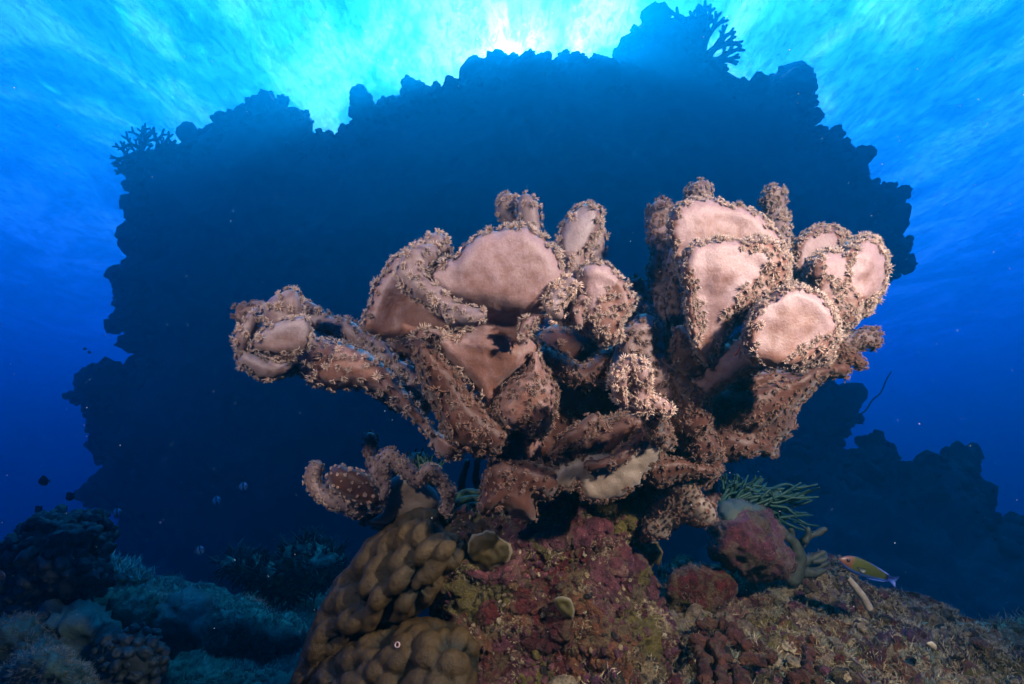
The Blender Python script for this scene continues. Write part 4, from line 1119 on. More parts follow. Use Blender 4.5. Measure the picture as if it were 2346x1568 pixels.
# ------------------------------------------------------------ small leather corals low on either side
lft = empty('leather_coral', P(930, 1190, 0.82), 'small leather coral with stubby curled lobes, low on the left above the lobed mustard coral', 'soft coral')
m = tube([(722, 1072, 0.80, 17), (714, 1100, 0.80, 16), (735, 1130, 0.80, 18), (775, 1150, 0.80, 18), (820, 1165, 0.81, 20)], 6, 14, amp=0.004, seed=81)
finish(lft, m, 'lobe', m_skin_lil, m_pol, 8, 1.5, seed=81, shut=0.4)
m = pillow([(752, 1088), (772, 1068), (810, 1074), (850, 1096), (868, 1132), (872, 1158), (832, 1163), (790, 1146), (760, 1122)], 0.79, 0.024, 0.03, 26, 7, amp=0.003, seed=82)
finish(lft, m, 'lobe', m_skin_red, m_pol_pink, 8, 1.9, seed=82, shut=0.6, label='rusty oval lobe dotted with pale polyps')
m = tube([(850, 1008, 0.9, 15), (847, 1035, 0.9, 12), (860, 1075, 0.88, 14), (880, 1110, 0.86, 18)], 6, 12, amp=0.004, seed=83)
finish(lft, m, 'lobe', m_skin_lil, m_pol_brown, 8, 1.5, seed=83)
m = tube([(862, 1165, 0.80, 12), (882, 1125, 0.79, 15), (876, 1085, 0.79, 15), (884, 1048, 0.79, 17), (912, 1052, 0.79, 17), (935, 1078, 0.79, 17), (960, 1098, 0.79, 16), (982, 1080, 0.79, 16), (1006, 1094, 0.80, 15), (1030, 1130, 0.81, 15), (1024, 1165, 0.82, 14)], 6, 14, amp=0.005, nsc=40, seed=84)
finish(lft, m, 'ridge', m_skin_lil, m_pol, 8, 1.4, seed=84, shut=0.4)
m = pillow([(872, 1175), (888, 1110), (935, 1085), (985, 1110), (1005, 1150), (985, 1185), (930, 1200), (850, 1196)], 0.83, 0.02, 0.03, 40, 8, cup=0.01, amp=0.003, seed=85)
finish(lft, m, 'cup', m_skin_grey, m_pol, 8, 1.5, cover=0, seed=85)
m = pillow([(780, 1150), (850, 1160), (1000, 1150), (1035, 1150), (1020, 1200), (900, 1215), (830, 1195)], 0.86, 0.03, 0.03, 30, 9, amp=0.006, seed=86)
finish(lft, m, 'stem', m_skin_red, m_pol_brown, 8, 2.5, seed=86)
rgt = empty('leather_coral', P(1560, 1200, 0.84), 'drooping leather coral clump, bluish on its left flank, hanging right of the pedestal', 'soft coral')
m = pillow([(1462, 1228), (1478, 1180), (1500, 1140), (1532, 1104), (1570, 1092), (1602, 1100), (1612, 1130), (1635, 1170), (1632, 1195), (1600, 1212), (1562, 1202), (1525, 1232), (1488, 1246)], 0.755, 0.022, 0.03, 34, 7, tilt=(-0.0002, 0.0002), wig=(5, 20), amp=0.010, nsc=20, seed=87)
finish(rgt, m, 'lobe', m_skin_grey, m_pol_brown, 8, 1.5, seed=87, shut=0.4)
m = tube([(1630, 1098, 0.87, 13), (1634, 1130, 0.86, 15), (1625, 1160, 0.85, 16)], 6, 12, amp=0.003, seed=88)
finish(rgt, m, 'lobe', m_skin_red, m_pol_brown, 8, 1.7, seed=88, shut=0.6)

# ------------------------------------------------------------ branching corals and tufts
m_gorg = plain('green_finger_soft_coral', (0.007, 0.034, 0.025), (0.016, 0.055, 0.040), 60)
m_fing = plain('grey_finger_coral', (0.022, 0.03, 0.024), (0.045, 0.055, 0.042), 60)
m_table = plain('pale_table_coral', (0.22, 0.28, 0.18), (0.36, 0.42, 0.28), 60)
m_dark = plain('dark_coral', (0.012, 0.020, 0.016), (0.03, 0.042, 0.03), 20)
r_ = np.random.default_rng(11)
go = empty('finger_soft_coral', P(1650, 1210, 1.2), 'green soft coral of long wavy fingers swept to the right behind the pink boulder', 'soft coral')
fm = []
for k in range(133):
    u = k / 132.0
    band = r_.random()
    if band < 0.40:
        tip = (1690 + r_.uniform(-40, 65), 1086 + r_.uniform(0, 26) + max(0, 0)); root_ = (1655 + r_.uniform(-15, 30), 1195 + r_.uniform(-30, 10))
    elif band < 0.8:
        tip = (1800 + r_.uniform(-70, 96), 1112 + r_.uniform(-6, 40)); root_ = (1690 + r_.uniform(-40, 60), 1185 + r_.uniform(-40, 20))
    else:
        tip = (1790 + r_.uniform(-40, 90), 1160 + r_.uniform(-5, 62)); root_ = (1710 + r_.uniform(-40, 60), 1180 + r_.uniform(-30, 20))
    dd = 1.12 + r_.uniform(-0.06, 0.12)
    mid = ((root_[0] + tip[0]) / 2 + r_.uniform(-12, 8), (root_[1] + tip[1]) / 2 - r_.uniform(0, 24))
    q3 = (tip[0] * 0.75 + root_[0] * 0.25, tip[1] * 0.75 + root_[1] * 0.25 + r_.uniform(-8, 4))
    fm.append(tube([(root_[0], root_[1], dd, 3.2), (mid[0], mid[1], dd, 3.0), (q3[0], q3[1], dd + r_.uniform(-.02, .02), 2.6), (tip[0], tip[1], dd + r_.uniform(-.03, .03), 1.9)], 6, 6))
for j in range(0, 133, 19):
    mm = join(*fm[j:j + 19])
    mesh_obj('finger_bunch', mm['v'], mm['f'], m_gorg, go)
fc = empty('finger_coral', P(1820, 1310, 1.15), 'grey finger coral with knobbly forked branches right of the pink boulder', 'coral')
for k, pth in enumerate([[(1815, 1325, 20), (1830, 1285, 16), (1822, 1250, 12), (1800, 1225, 8), (1792, 1208, 6)], [(1825, 1265, 11), (1815, 1235, 8), (1813, 1214, 6)], [(1828, 1262, 11), (1850, 1232, 9), (1872, 1222, 7), (1890, 1212, 5)], [(1845, 1240, 7), (1852, 1222, 6), (1850, 1212, 5)], [(1832, 1290, 13), (1862, 1280, 9), (1885, 1268, 6)], [(1840, 1300, 12), (1870, 1298, 9), (1896, 1290, 6)], [(1868, 1288, 7), (1885, 1282, 6), (1892, 1276, 5)], [(1835, 1312, 12), (1870, 1312, 8), (1890, 1306, 5)]]):
    m = tube([(x, y, 1.12 + 0.0 * k + (k % 3) * 0.012, rr) for x, y, rr in pth], 5, 10, amp=0.003, nsc=70, seed=k)
    mesh_obj('branch', m['v'], m['f'], m_fing, fc)
sc2 = empty('branching_coral', P(940, 1080, 0.98), 'dark teal twiggy coral behind the small left leather coral', 'coral')
fm = []
for k in range(46):
    x0, y0 = 950 + r_.uniform(-45, 50), 1080 + r_.uniform(-10, 10)
    x1, y1 = x0 + r_.uniform(-22, 22), y0 - r_.uniform(14, 62) * (1 - abs(x0 - 950) / 90)
    d_ = 0.97 + r_.uniform(-.03, .05)
    fm.append(tube([(x0, y0, d_, 3), ((x0 + x1) / 2 + r_.uniform(-6, 6), (y0 + y1) / 2, d_, 2.6), (x1, y1, d_, 1.8)], 5, 5))
    fm.append(tube([((x0 + x1) / 2, (y0 + y1) / 2, d_, 2.4), ((x0 + x1) / 2 + r_.uniform(-14, 14), (y0 + y1) / 2 - r_.uniform(6, 14), d_, 1.6)], 5, 5))
mm = join(*fm)
mesh_obj('twigs', mm['v'], mm['f'], m_gorg, sc2)
m = pillow([(890, 1085), (920, 1050), (970, 1040), (1010, 1070), (1015, 1110), (950, 1120), (900, 1110)], 1.0, 0.03, 0.03, 30, 9, amp=0.012, nsc=25, seed=3)
mesh_obj('base', m['v'], m['f'], m_dark, sc2)
# pleated green leaf coral
pc = empty('leaf_coral', P(1062, 1185, 0.9), 'teal leaf coral of stacked curved ridges between the lobed coral and the rusty lower lobe', 'coral')
for k, pth in enumerate([[(1030, 1165), (1045, 1142), (1068, 1128), (1098, 1130)], [(1036, 1178), (1052, 1152), (1075, 1142), (1100, 1144)], [(1028, 1190), (1050, 1172), (1078, 1158), (1102, 1160)], [(1040, 1196), (1062, 1182), (1085, 1172), (1104, 1174)], [(1050, 1202), (1070, 1192), (1090, 1186), (1106, 1190)]]):
    m = tube([(x, y, 0.88 - 0.012 * k, 8) for x, y in pth], 4, 12, amp=0.001, seed=k)
    mesh_obj('ridge', m['v'], m['f'], m_gorg, pc)
m = pillow([(1020, 1190), (1040, 1145), (1100, 1130), (1115, 1180), (1100, 1210), (1040, 1215)], 0.92, 0.03, 0.03, 20, 9, amp=0.004, seed=2)
mesh_obj('base', m['v'], m['f'], m_dark, pc)
# dark stalks hanging behind the arm
st = empty('hanging_stalks', P(1075, 1100, 1.0), 'dim blue stalks of dead coral standing behind the rusty lower lobe', 'coral')
for k, pth in enumerate([[(1070, 1060, 6), (1060, 1090, 7), (1056, 1130, 8)], [(1095, 1050, 7), (1092, 1090, 8), (1098, 1135, 10)]]):
    m = tube([(x, y, 1.0, r2) for x, y, r2 in pth], 5, 8, amp=0.004, nsc=50, seed=k)
    mesh_obj('stalk', m['v'], m['f'], m_dark, st)
# pale tube
tb = empty('tube_worm', P(1985, 1380, 0.92), 'pale upright worm tube with a small round opening, on the crest of the slab', 'worm tube')
m_tubew = plain('chalky_tube', (0.15, 0.13, 0.10), (0.22, 0.20, 0.16), 90)
m = tube([(1990, 1392, 0.90, 9), (1978, 1370, 0.90, 8.5), (1960, 1346, 0.90, 7.5), (1944, 1326, 0.90, 6)], 4, 12, amp=0.001, seed=1)
mesh_obj('tube', m['v'], m['f'], m_tubew, tb)
m = blob(1942, 1322, 0.893, 0.0032, amp=0)
mesh_obj('opening', m['v'], m['f'], m_dark, tb)  # dark ball stands for the shade inside the tube mouth
# tuft of thin bulb tipped strands and green tuft on the slab's far edge
m_strand = plain('green_strands', (0.06, 0.16, 0.14), (0.14, 0.28, 0.24), 60)
tu = empty('strand_tuft', P(2200, 1450, 1.15), 'tuft of thin bulb tipped teal strands lying over the far edge of the slab', 'algae')
fm = []
for k in range(34):
    x0, y0 = 2120 + r_.uniform(-10, 100), 1432 + r_.uniform(-8, 26)
    x1, y1 = x0 + r_.uniform(30, 75), y0 + r_.uniform(-10, 14) - 4
    d_ = 1.12 + r_.uniform(-.05, .05)
    fm.append(tube([(x0, y0, d_, 1.3), ((x0 + x1) / 2, (y0 + y1) / 2 - 6, d_, 1.2), (x1, y1, d_, 1.1)], 7, 5))
    fm.append(blob(x1, y1, d_, 0.0035, amp=0, n=6))
mm = join(*fm)
mesh_obj('strands', mm['v'], mm['f'], m_strand, tu)
m = pillow([(2262, 1470), (2275, 1442), (2300, 1430), (2330, 1436), (2380, 1420), (2400, 1500), (2300, 1500)], 1.15, 0.04, 0.05, 26, 7, amp=0.02, nsc=20, seed=9)
gt = empty('algae_tuft', P(2320, 1490, 1.15), 'fuzzy green algae clump at the right end of the slab', 'algae')
mesh_obj('clump', m['v'], m['f'], m_reef, gt)
turf(m, 0.02, 0.009, m_turf_g, None, -1, 10, 3, gt)
# ------------------------------------------------------------ reef on the left, middle distance
TWIGS = [hair_shape(300 + k, 7, 1.0, 0.14, 0.45) for k in range(6)]
def dress(m, tmpl, size, spacing, material, parent, name, seed, lean=0.2, up=None, cover=1.0, zmin=-2):
    wv = np.full(len(m['v']), cover) * (vnormals(m['v'], m['f'])[:, 2] > zmin)
    p, nn, _ = scatter(m, spacing, wv, seed)
    if up is not None:
        nn = nn * (1 - up) + np.array([0, 0, 1.0]) * up
        nn /= np.linalg.norm(nn, axis=1)[:, None]
    r = np.random.default_rng(seed)
    V, F_, T, Q = instance(tmpl, p, nn, size * r.uniform(0.6, 1.3, len(p)), seed, lean)
    o = mesh_obj(name, V, F_, material, parent, smooth=name != 'twigs', attrs={'along': T, 'each': Q})
    o['kind'] = 'stuff'
    return o
rs = empty('reef_slope', P(300, 1560, 1.4), kind='structure')
m = pillow([(-200, 1400), (-40, 1345), (60, 1350), (150, 1362), (230, 1352), (320, 1345), (400, 1330), (470, 1345), (560, 1350), (640, 1352), (720, 1335), (800, 1300), (860, 1300), (900, 1500), (860, 1800), (-250, 1800)], 1.95, 0.12, 0.5, 120, 12, tilt=(0.0002, -0.0044), wig=(10, 40), amp=0.10, nsc=3.6, octv=6, seed=91, dfun=lambda x, y: np.maximum(0, y - 1560) * 0.0034)
reef_m = m
mesh_obj('reef_ground', m['v'], m['f'], m_reef, rs)
turf(m, 0.028, 0.022, m_turf_g, None, -0.05, 5, 21, rs, 0.5)
def mound(outline, d0, th, material, label, cat='coral', group=None, lump=0.0, lsc=10, amp=0.02, nsc=8, seed=1, name='mound_coral', dressing=None, s=8, w=60):
    cx = np.mean([p_[0] for p_ in outline]); by = max(p_[1] for p_ in outline)
    r0 = empty(name, P(cx, by, d0), label, cat, group)
    m = pillow(outline, d0, th, th, w, s, wig=(4, 26), seed=seed)
    nr = vnormals(m['v'], m['f'])
    k = lumps(m['v'], lsc, seed) if lump else np.ones(len(m['v']))
    m['v'] = m['v'] + nr * ((k - 0.4) * lump + amp * fnoise(m['v'], nsc, 4, seed))[:, None]
    m['v'] = m['v'] + nr * (0.022 * fnoise(m['v'], 24, 5, seed + 1))[:, None]
    mesh_obj('colony', m['v'], m['f'], material, r0, attrs={'knob': k, 'rim': k * 0})
    if dressing:
        tm, sz, gp, mt_, nm = dressing[:5]
        dress(m, tm, sz, gp, mt_, r0, nm, seed, 0.3, *(dressing[5:]))
    return r0
m_bluegrey = porites_mat('blue_grey_brain_coral', (0.06, 0.12, 0.08), (0.11, 0.19, 0.13), (0.02, 0.04, 0.03))
m_greenm = porites_mat('green_brown_mound_coral', (0.03, 0.07, 0.045), (0.06, 0.12, 0.07), (0.015, 0.03, 0.02))
mound([(85, 1430), (110, 1405), (160, 1393), (215, 1400), (250, 1430), (262, 1480), (240, 1540), (180, 1560), (120, 1540), (85, 1490)], 1.62, 0.16, m_bluegrey, 'rounded blue grey brain coral mound with ridged skin, in front of the table coral', lump=0.035, lsc=11, seed=101)
mound([(20, 1570), (35, 1520), (80, 1492), (130, 1490), (175, 1515), (195, 1560), (190, 1640), (60, 1650)], 1.25, 0.12, m_greenm, 'dim green mound coral with a fuzzy top, cut by the bottom edge near the corner', lump=0.02, lsc=12, seed=102, dressing=(HAIRS, 0.012, 0.012, m_turf_g, 'turf'))
mound([(335, 1470), (360, 1410), (395, 1372), (430, 1362), (470, 1372), (488, 1410), (490, 1450), (440, 1485), (380, 1495)], 1.95, 0.16, m_bluegrey, 'dim mound coral with wavy grooves in the middle of the left reef', lump=0.035, lsc=9, seed=103)
mound([(478, 1440), (500, 1405), (550, 1385), (600, 1388), (640, 1410), (680, 1425), (700, 1460), (620, 1490), (520, 1490)], 1.6, 0.14, m_reef, 'pale teal hump of algae covered rock left of the mustard corals', 'rock', lump=0.03, lsc=14, seed=104, name='reef_rock', dressing=(HAIRS, 0.016, 0.014, m_turf_g, 'turf'))
mound([(200, 1410), (230, 1375), (280, 1355), (320, 1375), (335, 1420), (310, 1470), (250, 1480)], 1.9, 0.14, m_reef, 'lumpy dark rock right of the blue grey brain coral', 'rock', lump=0.05, lsc=10, seed=105, name='reef_rock', dressing=(HAIRS, 0.016, 0.018, m_turf_g, 'turf'))
mound([(-40, 1460), (10, 1435), (60, 1425), (110, 1450), (125, 1500), (60, 1540), (-60, 1540)], 1.45, 0.12, m_greenm, 'small knobbly rock at the left edge below the cauliflower coral', 'rock', lump=0.04, lsc=14, seed=106, name='reef_rock', dressing=(HAIRS, 0.012, 0.014, m_turf_g, 'turf'))
mound([(250, 1500), (290, 1480), (335, 1490), (345, 1540), (330, 1600), (250, 1620), (230, 1550)], 1.4, 0.10, m_dark, 'dark knobbly coral clump between the brain coral and the teal hump', lump=0.05, lsc=20, seed=107, dressing=(KNOBS, 0.014, 0.024, m_dark, 'knobs'))
# cauliflower coral in silhouette
mound([(12, 1270), (30, 1245), (50, 1225), (80, 1195), (105, 1186), (140, 1188), (180, 1196), (215, 1192), (245, 1205), (256, 1225), (240, 1252), (215, 1268), (225, 1290), (215, 1330), (180, 1360), (60, 1365), (20, 1340), (35, 1310), (60, 1300), (30, 1290)], 1.75, 0.16, m_dark, 'tall dark cauliflower coral standing against blue water at the far left', seed=108, name='cauliflower_coral', amp=0.05, nsc=5, dressing=(KNOBS, 0.024, 0.030, m_dark, 'knobs'))
mound([(-60, 1420), (-20, 1370), (60, 1340), (130, 1350), (180, 1380), (160, 1450), (-60, 1470)], 2.3, 0.2, m_dark, 'low dark coral bank under the cauliflower coral', seed=109, name='coral_bank', amp=0.05, nsc=5, dressing=(KNOBS, 0.035, 0.055, m_dark, 'knobs'))
# table coral
mound([(133, 1318), (160, 1308), (210, 1296), (260, 1300), (310, 1312), (342, 1328), (318, 1340), (270, 1352), (230, 1368), (190, 1356), (150, 1338)], 2.05, 0.10, m_table, 'pale green table coral with a spiky top, in front of the dark cauliflower coral', seed=110, name='table_coral', amp=0.01, w=24, dressing=(TWIGS, 0.042, 0.022, m_table, 'twigs', 0.6, 1.0, -0.3))
# bushes behind
mound([(505, 1300), (520, 1275), (560, 1270), (620, 1285), (680, 1300), (720, 1330), (660, 1350), (580, 1340)], 2.7, 0.2, m_reef, 'dim twiggy coral thicket behind the teal hump', seed=111, name='thicket_coral', amp=0.05, nsc=5, dressing=(TWIGS, 0.07, 0.05, m_dark, 'twigs', 0.4))
mound([(655, 1290), (680, 1255), (720, 1243), (765, 1255), (790, 1290), (760, 1330), (690, 1330)], 2.4, 0.2, m_reef, 'dim round coral bush just left of the mustard corals', seed=112, name='thicket_coral', amp=0.06, nsc=5, dressing=(TWIGS, 0.055, 0.045, m_dark, 'twigs', 0.3))

# ------------------------------------------------------------ far reef on the right
m = pillow([(1700, 1040), (1850, 1060), (1930, 1078), (1975, 1045), (1982, 1020), (2012, 1014), (2030, 1030), (2042, 1060), (2060, 1085), (2090, 1095), (2110, 1082), (2140, 1088), (2160, 1078), (2170, 1058), (2190, 1048), (2218, 1056), (2215, 1075), (2228, 1090), (2232, 1120), (2240, 1130), (2262, 1150), (2300, 1190), (2400, 1215), (2500, 1225), (2560, 1500), (1700, 1500)], 9.2, 1.4, 3.0, 160, 11, wig=(10, 24), tilt=(0.0, -0.008), amp=0.44, nsc=1.1, octv=5, seed=92)
fr = empty('far_reef', P(2100, 1450, 8.8), 'dark reef ridge with rounded coral heads, dim in the distance at the right', 'reef')
mesh_obj('ridge', m['v'], m['f'], m_far, fr)
far_m = m

# corals growing along the pinnacle's edge
wv_edge = np.clip(1.2 - bommie_m['e'] / 40, 0, 1)
def growth(m, sizes, seed, parent, wv):
    for k, (sz, gp) in enumerate(sizes):
        p, nn, _ = scatter(m, gp, wv, seed + k)
        r = np.random.default_rng(seed + k)
        V, F_, T, Q = instance(KNOBS if k < 2 else TWIGS, p, nn, sz * np.clip(r.lognormal(-0.1, 0.5, len(p)), 0.3, 2.2), seed + k, 0.6)
        o = mesh_obj('coral_growth', V, F_, m_far, parent)
        o['kind'] = 'stuff'
growth(bommie_m, [(0.27, 0.95), (0.11, 0.30)], 6, bommie, wv_edge)
growth(far_m, [(0.17, 0.5), (0.08, 0.2)], 46, fr, np.clip(1.1 - far_m['e'] / 60, 0.0, 1))
def tree(root, x, y, d, ang, L, r, depth, seed_r, out, spread=0.5):
    x1, y1 = x + math.cos(ang) * L, y - math.sin(ang) * L
    d1 = d + seed_r.uniform(-0.2, 0.2)
    xm, ym = (x + x1) / 2 + seed_r.uniform(-.08, .08) * L, (y + y1) / 2 + seed_r.uniform(-.08, .08) * L
    out.append(tube([(x, y, d, r), (xm, ym, (d + d1) / 2, r * 0.9), (x1, y1, d1, r * 0.72)], 4, 6))
    if depth > 0:
        for a in (ang + spread * seed_r.uniform(0.6, 1.3), ang - spread * seed_r.uniform(0.6, 1.3)):
            tree(root, x1, y1, d1, a, L * seed_r.uniform(0.6, 0.85), r * 0.75, depth - 1, seed_r, out, spread)
        if seed_r.random() < 0.5:
            tree(root, xm, ym, d1, ang + seed_r.choice([-1, 1]) * 0.9, L * 0.5, r * 0.6, depth - 1, seed_r, out, spread)
t1 = empty('branching_coral', P(1600, 140, 15), 'tall branching coral in silhouette on the highest corner of the pinnacle', 'coral')
sr = np.random.default_rng(5)
for a, L, x0, y0, dp in [(1.55, 34, 1605, 110, 3), (1.9, 34, 1600, 100, 3), (1.25, 36, 1608, 100, 3), (0.75, 30, 1615, 110, 3), (0.35, 26, 1620, 125, 3), (2.9, 24, 1600, 95, 2), (1.55, 40, 1605, 70, 1), (-0.1, 18, 1625, 140, 2)]:
    o_ = []
    tree(None, x0, y0 + 22, 14.8, a, L * 1.15, 10, dp, sr, o_, 0.40)
    mm = join(*o_)
    mesh_obj('branch', mm['v'], mm['f'], m_far, t1)
t2 = empty('branching_coral', P(345, 365, 15), 'open antler like coral in silhouette on the left shoulder of the pinnacle', 'coral')
for a, L, x0, y0, dp in [(1.9, 28, 335, 372, 3), (1.2, 26, 350, 368, 3), (0.8, 24, 370, 366, 2), (2.6, 24, 315, 375, 3), (2.9, 16, 300, 395, 2), (1.4, 30, 320, 372, 3)]:
    o_ = []
    tree(None, x0, y0, 14.8, a, L * 1.1, 6.5, dp, sr, o_, 0.6)
    mm = join(*o_)
    mesh_obj('branch', mm['v'], mm['f'], m_far, t2)
wc = tube([(1930, 972, 14.6, 1.9), (1962, 955, 14.2, 1.8), (1984, 940, 14.0, 1.6), (1998, 918, 14.0, 1.5), (2018, 900, 14.0, 1.4), (2030, 872, 14.0, 1.3), (2042, 852, 14.0, 1.1)], 5, 6)
meta(mesh_obj('wire_coral', wc['v'], wc['f'], m_far), 'thin whip of wire coral rising off the right ledge of the pinnacle', 'coral')

# ------------------------------------------------------------ fish
def fish_mat(name, kind):
    m, t, b = mat(name, 0.4, 0.5)
    u = N(t, 'ShaderNodeAttribute', attribute_name='along').outputs['Fac']
    h = N(t, 'ShaderNodeAttribute', attribute_name='up').outputs['Fac']
    n = noise_node(t, 260, 3, 0.6, objcoord(t))
    if kind == 'wrasse':
        c = rampn(t, u, [(0.0, (0.12, 0.06, 0.03)), (0.17, (0.10, 0.05, 0.018)), (0.25, (0.045, 0.055, 0.008)), (0.80, (0.035, 0.045, 0.008)), (0.85, (0.004, 0.004, 0.008)), (0.90, (0.02, 0.04, 0.22))])
        wv = N(t, 'ShaderNodeTexWave', bands_direction='Z'); wv.inputs['Scale'].default_value = 90; wv.inputs['Distortion'].default_value = 3
        t.links.new(objcoord(t), wv.inputs[0])
        headm = rampn(t, u, [(0.15, g(0.6)), (0.22, g(0))])
        c = mixc(t, mixc(t, 1.0, headm, wv.outputs[0], 'MULTIPLY'), c, (0.13, 0.03, 0.04))
        c = mixc(t, rampn(t, h, [(0.14, g(1)), (0.27, g(0))]), c, (0.02, 0.07, 0.28))
        c = mixc(t, 1.0, c, rampn(t, n.outputs[0], [(0.3, g(0.8)), (0.7, g(1.15))]), 'MULTIPLY')
    elif kind == 'banded':
        c = rampn(t, u, [(0.0, (0.06, 0.07, 0.06)), (0.18, (0.6, 0.68, 0.62)), (0.32, (0.6, 0.68, 0.62)), (0.36, (0.05, 0.06, 0.06)), (0.46, (0.05, 0.06, 0.06)), (0.52, (0.75, 0.8, 0.75)), (0.80, (0.7, 0.78, 0.72)), (0.86, (0.05, 0.05, 0.05))])
    elif kind == 'goby':
        c = rampn(t, u, [(0.0, (0.6, 0.12, 0.05)), (1.0, (0.4, 0.06, 0.03))])
    else:
        c = rampn(t, u, [(0.0, (0.04, 0.05, 0.05)), (1.0, (0.05, 0.06, 0.06))])
    t.links.new(c, b.inputs[0])
    return m
m_eye = plain('fish_eye_dark', (0.01, 0.01, 0.01), (0.02, 0.02, 0.02), 20, 0.2, 0, 0)
m_fin_blue = plain('blue_fin', (0.02, 0.05, 0.24), (0.03, 0.08, 0.3), 80, 0.5)
m_fin_dark = plain('dark_fin', (0.05, 0.06, 0.05), (0.10, 0.12, 0.10), 80, 0.5)
m_fin_pale = plain('pale_fin', (0.20, 0.26, 0.22), (0.30, 0.36, 0.32), 80, 0.5)
def fish(head, tail, d, hmax, wmax, prof, m_body, m_fin, label, cat, group=None, name='fish', turn=0.0, eye=True, simple=False, tailh=0.7, dorsal=0.3, eyepos=(0.13, 0.15), m_pec=None):
    """head and tail are picture positions; prof = list of (along, upper, lower) fractions of hmax"""
    A, B = P(*head, d), P(*tail, d + turn)
    ax = B - A; L = ax.length; ax.normalize()
    view = ((A + B) / 2).normalized()
    up = Vector(U3); up = (up - ax * up.dot(ax)).normalized()
    side = ax.cross(up).normalized()
    if side.dot(view) > 0: side = -side
    root = empty(name, (A + B) / 2, label, cat, group)
    A_, ax_, up_, sd_ = map(np.array, (A, ax, up, side))
    H = hmax * L
    us = np.linspace(0, 1, 22 if not simple else 12); pu = np.array(prof)
    hu = np.interp(us, pu[:, 0], pu[:, 1]) * H; hl = np.interp(us, pu[:, 0], pu[:, 2]) * H
    wd = wmax * L * np.clip(np.sin(np.clip(us * 1.15 + 0.06, 0, 1) * math.pi) ** 0.6, 0.1, 1)
    sg = 14 if not simple else 8
    th = np.arange(sg) / sg * 2 * math.pi
    V = []; At = []; Up = []
    for i, u_ in enumerate(us):
        yy = np.where(np.cos(th) > 0, np.cos(th) * hu[i], np.cos(th) * hl[i])
        xx = np.sin(th) * wd[i] * (1 if 0 < i < len(us) - 1 else 0.2)
        V.append(A_ + ax_ * (u_ * L * 0.86) + up_ * yy[:, None] + sd_ * xx[:, None])
        At += [u_ * 0.9] * sg
        Up += list((np.cos(th) + 1) / 2)
    V = np.concatenate(V)
    n = len(us)
    i = np.arange(n - 1)[:, None] * sg; j = np.arange(sg)[None]; j2 = (j + 1) % sg
    q = np.stack([i + j, i + j2, i + sg + j2, i + sg + j], -1).reshape(-1, 4)
    caps = np.array([list(range(sg))[::-1], [(n - 1) * sg + k for k in range(sg)]])
    mesh_obj('body', V, [q, caps], m_body, root, attrs={'along': np.array(At), 'up': np.array(Up)})
    def fin(nm, pts, mt_):
        pts = np.array(pts)
        w_ = 0.004 * L
        p3 = A_ + ax_ * (pts[:, :1] * L) + up_ * (pts[:, 1:2] * H)
        off = sd_ * (pts[:, 2:3] * L if pts.shape[1] > 2 else 0)
        p3 = p3 + off
        k = len(p3)
        VV = np.concatenate([p3 + sd_ * w_, p3 - sd_ * w_])
        idx = np.arange(k)
        sidef = np.stack([idx, (idx + 1) % k, (idx + 1) % k + k, idx + k], 1)
        mesh_obj(nm, VV, [idx[None], (idx[::-1] + k)[None], sidef], mt_, root, smooth=False)
    fin('tail_fin', [(0.84, 0.10), (0.90, 0.28 * tailh), (1.0, 0.55 * tailh), (0.965, 0.0), (1.0, -0.55 * tailh), (0.90, -0.28 * tailh), (0.84, -0.10)], m_fin)
    if not simple:
        up_at = lambda q_: float(np.interp(q_, pu[:, 0], pu[:, 1]))
        lo_at = lambda q_: float(np.interp(q_, pu[:, 0], pu[:, 2]))
        ds = [(q_ * 0.86, up_at(q_) * 0.9) for q_ in (0.25, 0.4, 0.6, 0.8, 0.95)]
        fin('dorsal_fin', ds + [(q_ * 0.86 + 0.02, up_at(q_) + dorsal * k_) for q_, k_ in ((0.95, 0.6), (0.8, 1.0), (0.6, 0.9), (0.4, 0.8), (0.28, 0.5))], m_fin)
        an = [(q_ * 0.86, -lo_at(q_) * 0.9) for q_ in (0.55, 0.7, 0.82, 0.94)]
        fin('anal_fin', an + [(q_ * 0.86 + 0.02, -lo_at(q_) - dorsal * k_) for q_, k_ in ((0.94, 0.6), (0.82, 1.0), (0.7, 0.9), (0.58, 0.4))], m_fin)
        fin('pectoral_fin', [(0.26, -0.02, wmax * 1.02), (0.38, 0.10, wmax * 1.25), (0.42, -0.06, wmax * 1.3), (0.37, -0.22, wmax * 1.22)], m_pec or m_fin)
    if eye:
        p_ = A_ + ax_ * eyepos[0] * L * 0.9 + up_ * eyepos[1] * H + sd_ * wmax * L * 0.70
        th2 = np.linspace(0, math.pi, 8); ph2 = np.arange(12) / 12 * 6.2832
        T2, H2 = np.meshgrid(th2, ph2, indexing='ij')
        re = H * 0.10
        uu = np.stack([np.sin(T2) * np.cos(H2), np.sin(T2) * np.sin(H2), np.cos(T2)], -1).reshape(-1, 3) * re
        i = np.arange(7)[:, None] * 12; j = np.arange(12)[None]; j2 = (j + 1) % 12
        q = np.stack([i + j, i + 12 + j, i + 12 + j2, i + j2], -1).reshape(-1, 4)
        mesh_obj('eye', p_ + uu, q, m_eye, root)
    return root
SLIM = [(0, 0.04, 0.04), (0.06, 0.22, 0.2), (0.15, 0.40, 0.36), (0.3, 0.52, 0.48), (0.5, 0.50, 0.48), (0.75, 0.34, 0.34), (0.92, 0.22, 0.22), (1, 0.2, 0.2)]
DEEP = [(0, 0.05, 0.05), (0.06, 0.30, 0.28), (0.18, 0.60, 0.52), (0.38, 0.82, 0.72), (0.6, 0.80, 0.72), (0.82, 0.45, 0.42), (0.94, 0.18, 0.18), (1, 0.16, 0.16)]
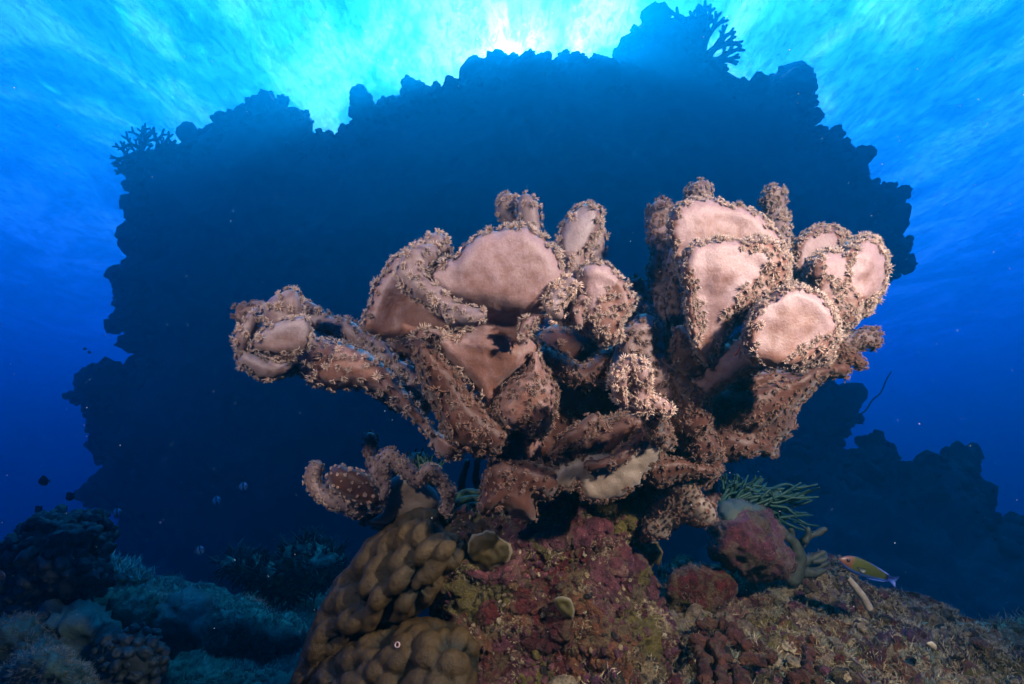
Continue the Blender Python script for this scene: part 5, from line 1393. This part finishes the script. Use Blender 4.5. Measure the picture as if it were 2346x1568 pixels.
mw = fish_mat('olive_wrasse_skin', 'wrasse'); mb = fish_mat('banded_damselfish_skin', 'banded'); mg = fish_mat('red_goby_skin', 'goby'); md = fish_mat('dark_fish_skin', 'dark')
fish((1922, 1281), (2056, 1334), 0.93, 0.27, 0.055, SLIM, mw, m_fin_blue, 'slender olive wrasse with an orange head and blue belly, swimming above the slab', 'fish', name='wrasse', tailh=0.6, dorsal=0.05, m_pec=m_fin_dark)
G = 'banded damselfish over the left reef'
for (hx, hy, tx, ty, d, lab, dk) in [
    (90, 1104, 113, 1102, 1.9, 'dark damselfish highest above the cauliflower coral, facing left', 1),
    (154, 1144, 170, 1131, 2.0, 'greenish damselfish tilted nose down between two others over the cauliflower coral', 1),
    (83, 1174, 96, 1161, 2.0, 'small damselfish just above the crown of the cauliflower coral', 1),
    (277, 1174, 256, 1174, 1.8, 'pale banded damselfish at the left edge of the dark pinnacle', 0),
    (505, 1146, 484, 1150, 2.0, 'bright banded damselfish before the dark pinnacle, left of another pale one', 0),
    (566, 1115, 545, 1116, 2.1, 'blue tinted banded damselfish nearest the small left leather coral', 0),
    (467, 1259, 447, 1264, 2.1, 'banded damselfish hovering lowest, above the twiggy thicket', 0),
    (10, 1322, -14, 1316, 1.5, 'half hidden damselfish cut by the left edge', 1)]:
    cx_, cy_ = (hx + tx) / 2, (hy + ty) / 2
    hx, hy, tx, ty = [c_ + (v_ - c_) * 1.2 for c_, v_ in ((cx_, hx), (cy_, hy), (cx_, tx), (cy_, ty))]
    fish((hx, hy), (tx, ty), d, 0.48, 0.10, DEEP, mb if not dk else md, m_fin_pale if not dk else m_fin_dark, lab, 'fish', G, name='damselfish', tailh=0.6, dorsal=0.22)
for (x, y, a) in [(205, 808, 0.2), (240, 825, -0.4), (212, 838, 0.3), (228, 846, 0.1), (245, 838, -0.2), (232, 832, 0.6), (195, 800, 0), (2247, 1118, 0.1)]:
    dx, dy = math.cos(a) * 5, math.sin(a) * 5
    far_ = x > 1000
    fish((x - dx, y - dy), (x + dx, y + dy), 8.5, 0.42, 0.09, DEEP, md, m_fin_dark, 'lone tiny dark fish over the far reef ridge' if far_ else 'tiny dark fish in the school off the left side of the pinnacle', 'fish', None if far_ else 'school of tiny dark fish', name='fish', simple=True, eye=False)
fish((1683, 816), (1697, 796), 0.627, 0.22, 0.09, SLIM, mg, m_fin_dark, 'tiny red goby perched on the bare tan branch of the leather coral', 'fish', name='goby', simple=True)

# ------------------------------------------------------------ specks drifting in the water
r3 = np.random.default_rng(77)
ico = np.array([(1, 0, 0), (-1, 0, 0), (0, 1, 0), (0, -1, 0), (0, 0, 1), (0, 0, -1)], float)
icf = np.array([(0, 2, 4), (2, 1, 4), (1, 3, 4), (3, 0, 4), (2, 0, 5), (1, 2, 5), (3, 1, 5), (0, 3, 5)])
m_speck, t, b = mat('drifting_specks', 0.6, 0.3)
b.inputs[0].default_value = (0.5, 0.5, 0.46, 1)
n = 3600
d = 0.35 + 2.4 * r3.random(n) ** 1.3
xy = np.stack([r3.uniform(-100, 2450, n), r3.uniform(-50, 1450, n), d], 1)
pp = Pn(xy)
rad = (0.00013 + 0.0005 * r3.random(n) ** 7) * (0.5 + d)
V = (ico[None] * rad[:, None, None] * r3.uniform(0.6, 1.3, (n, 6, 1)) + pp[:, None]).reshape(-1, 3)
F_ = (icf[None] + (np.arange(n) * 6)[:, None, None]).reshape(-1, 3)
meta(mesh_obj('drifting_specks', V, F_, m_speck, smooth=False), 'fine pale specks drifting through the water', 'particles', kind='stuff')
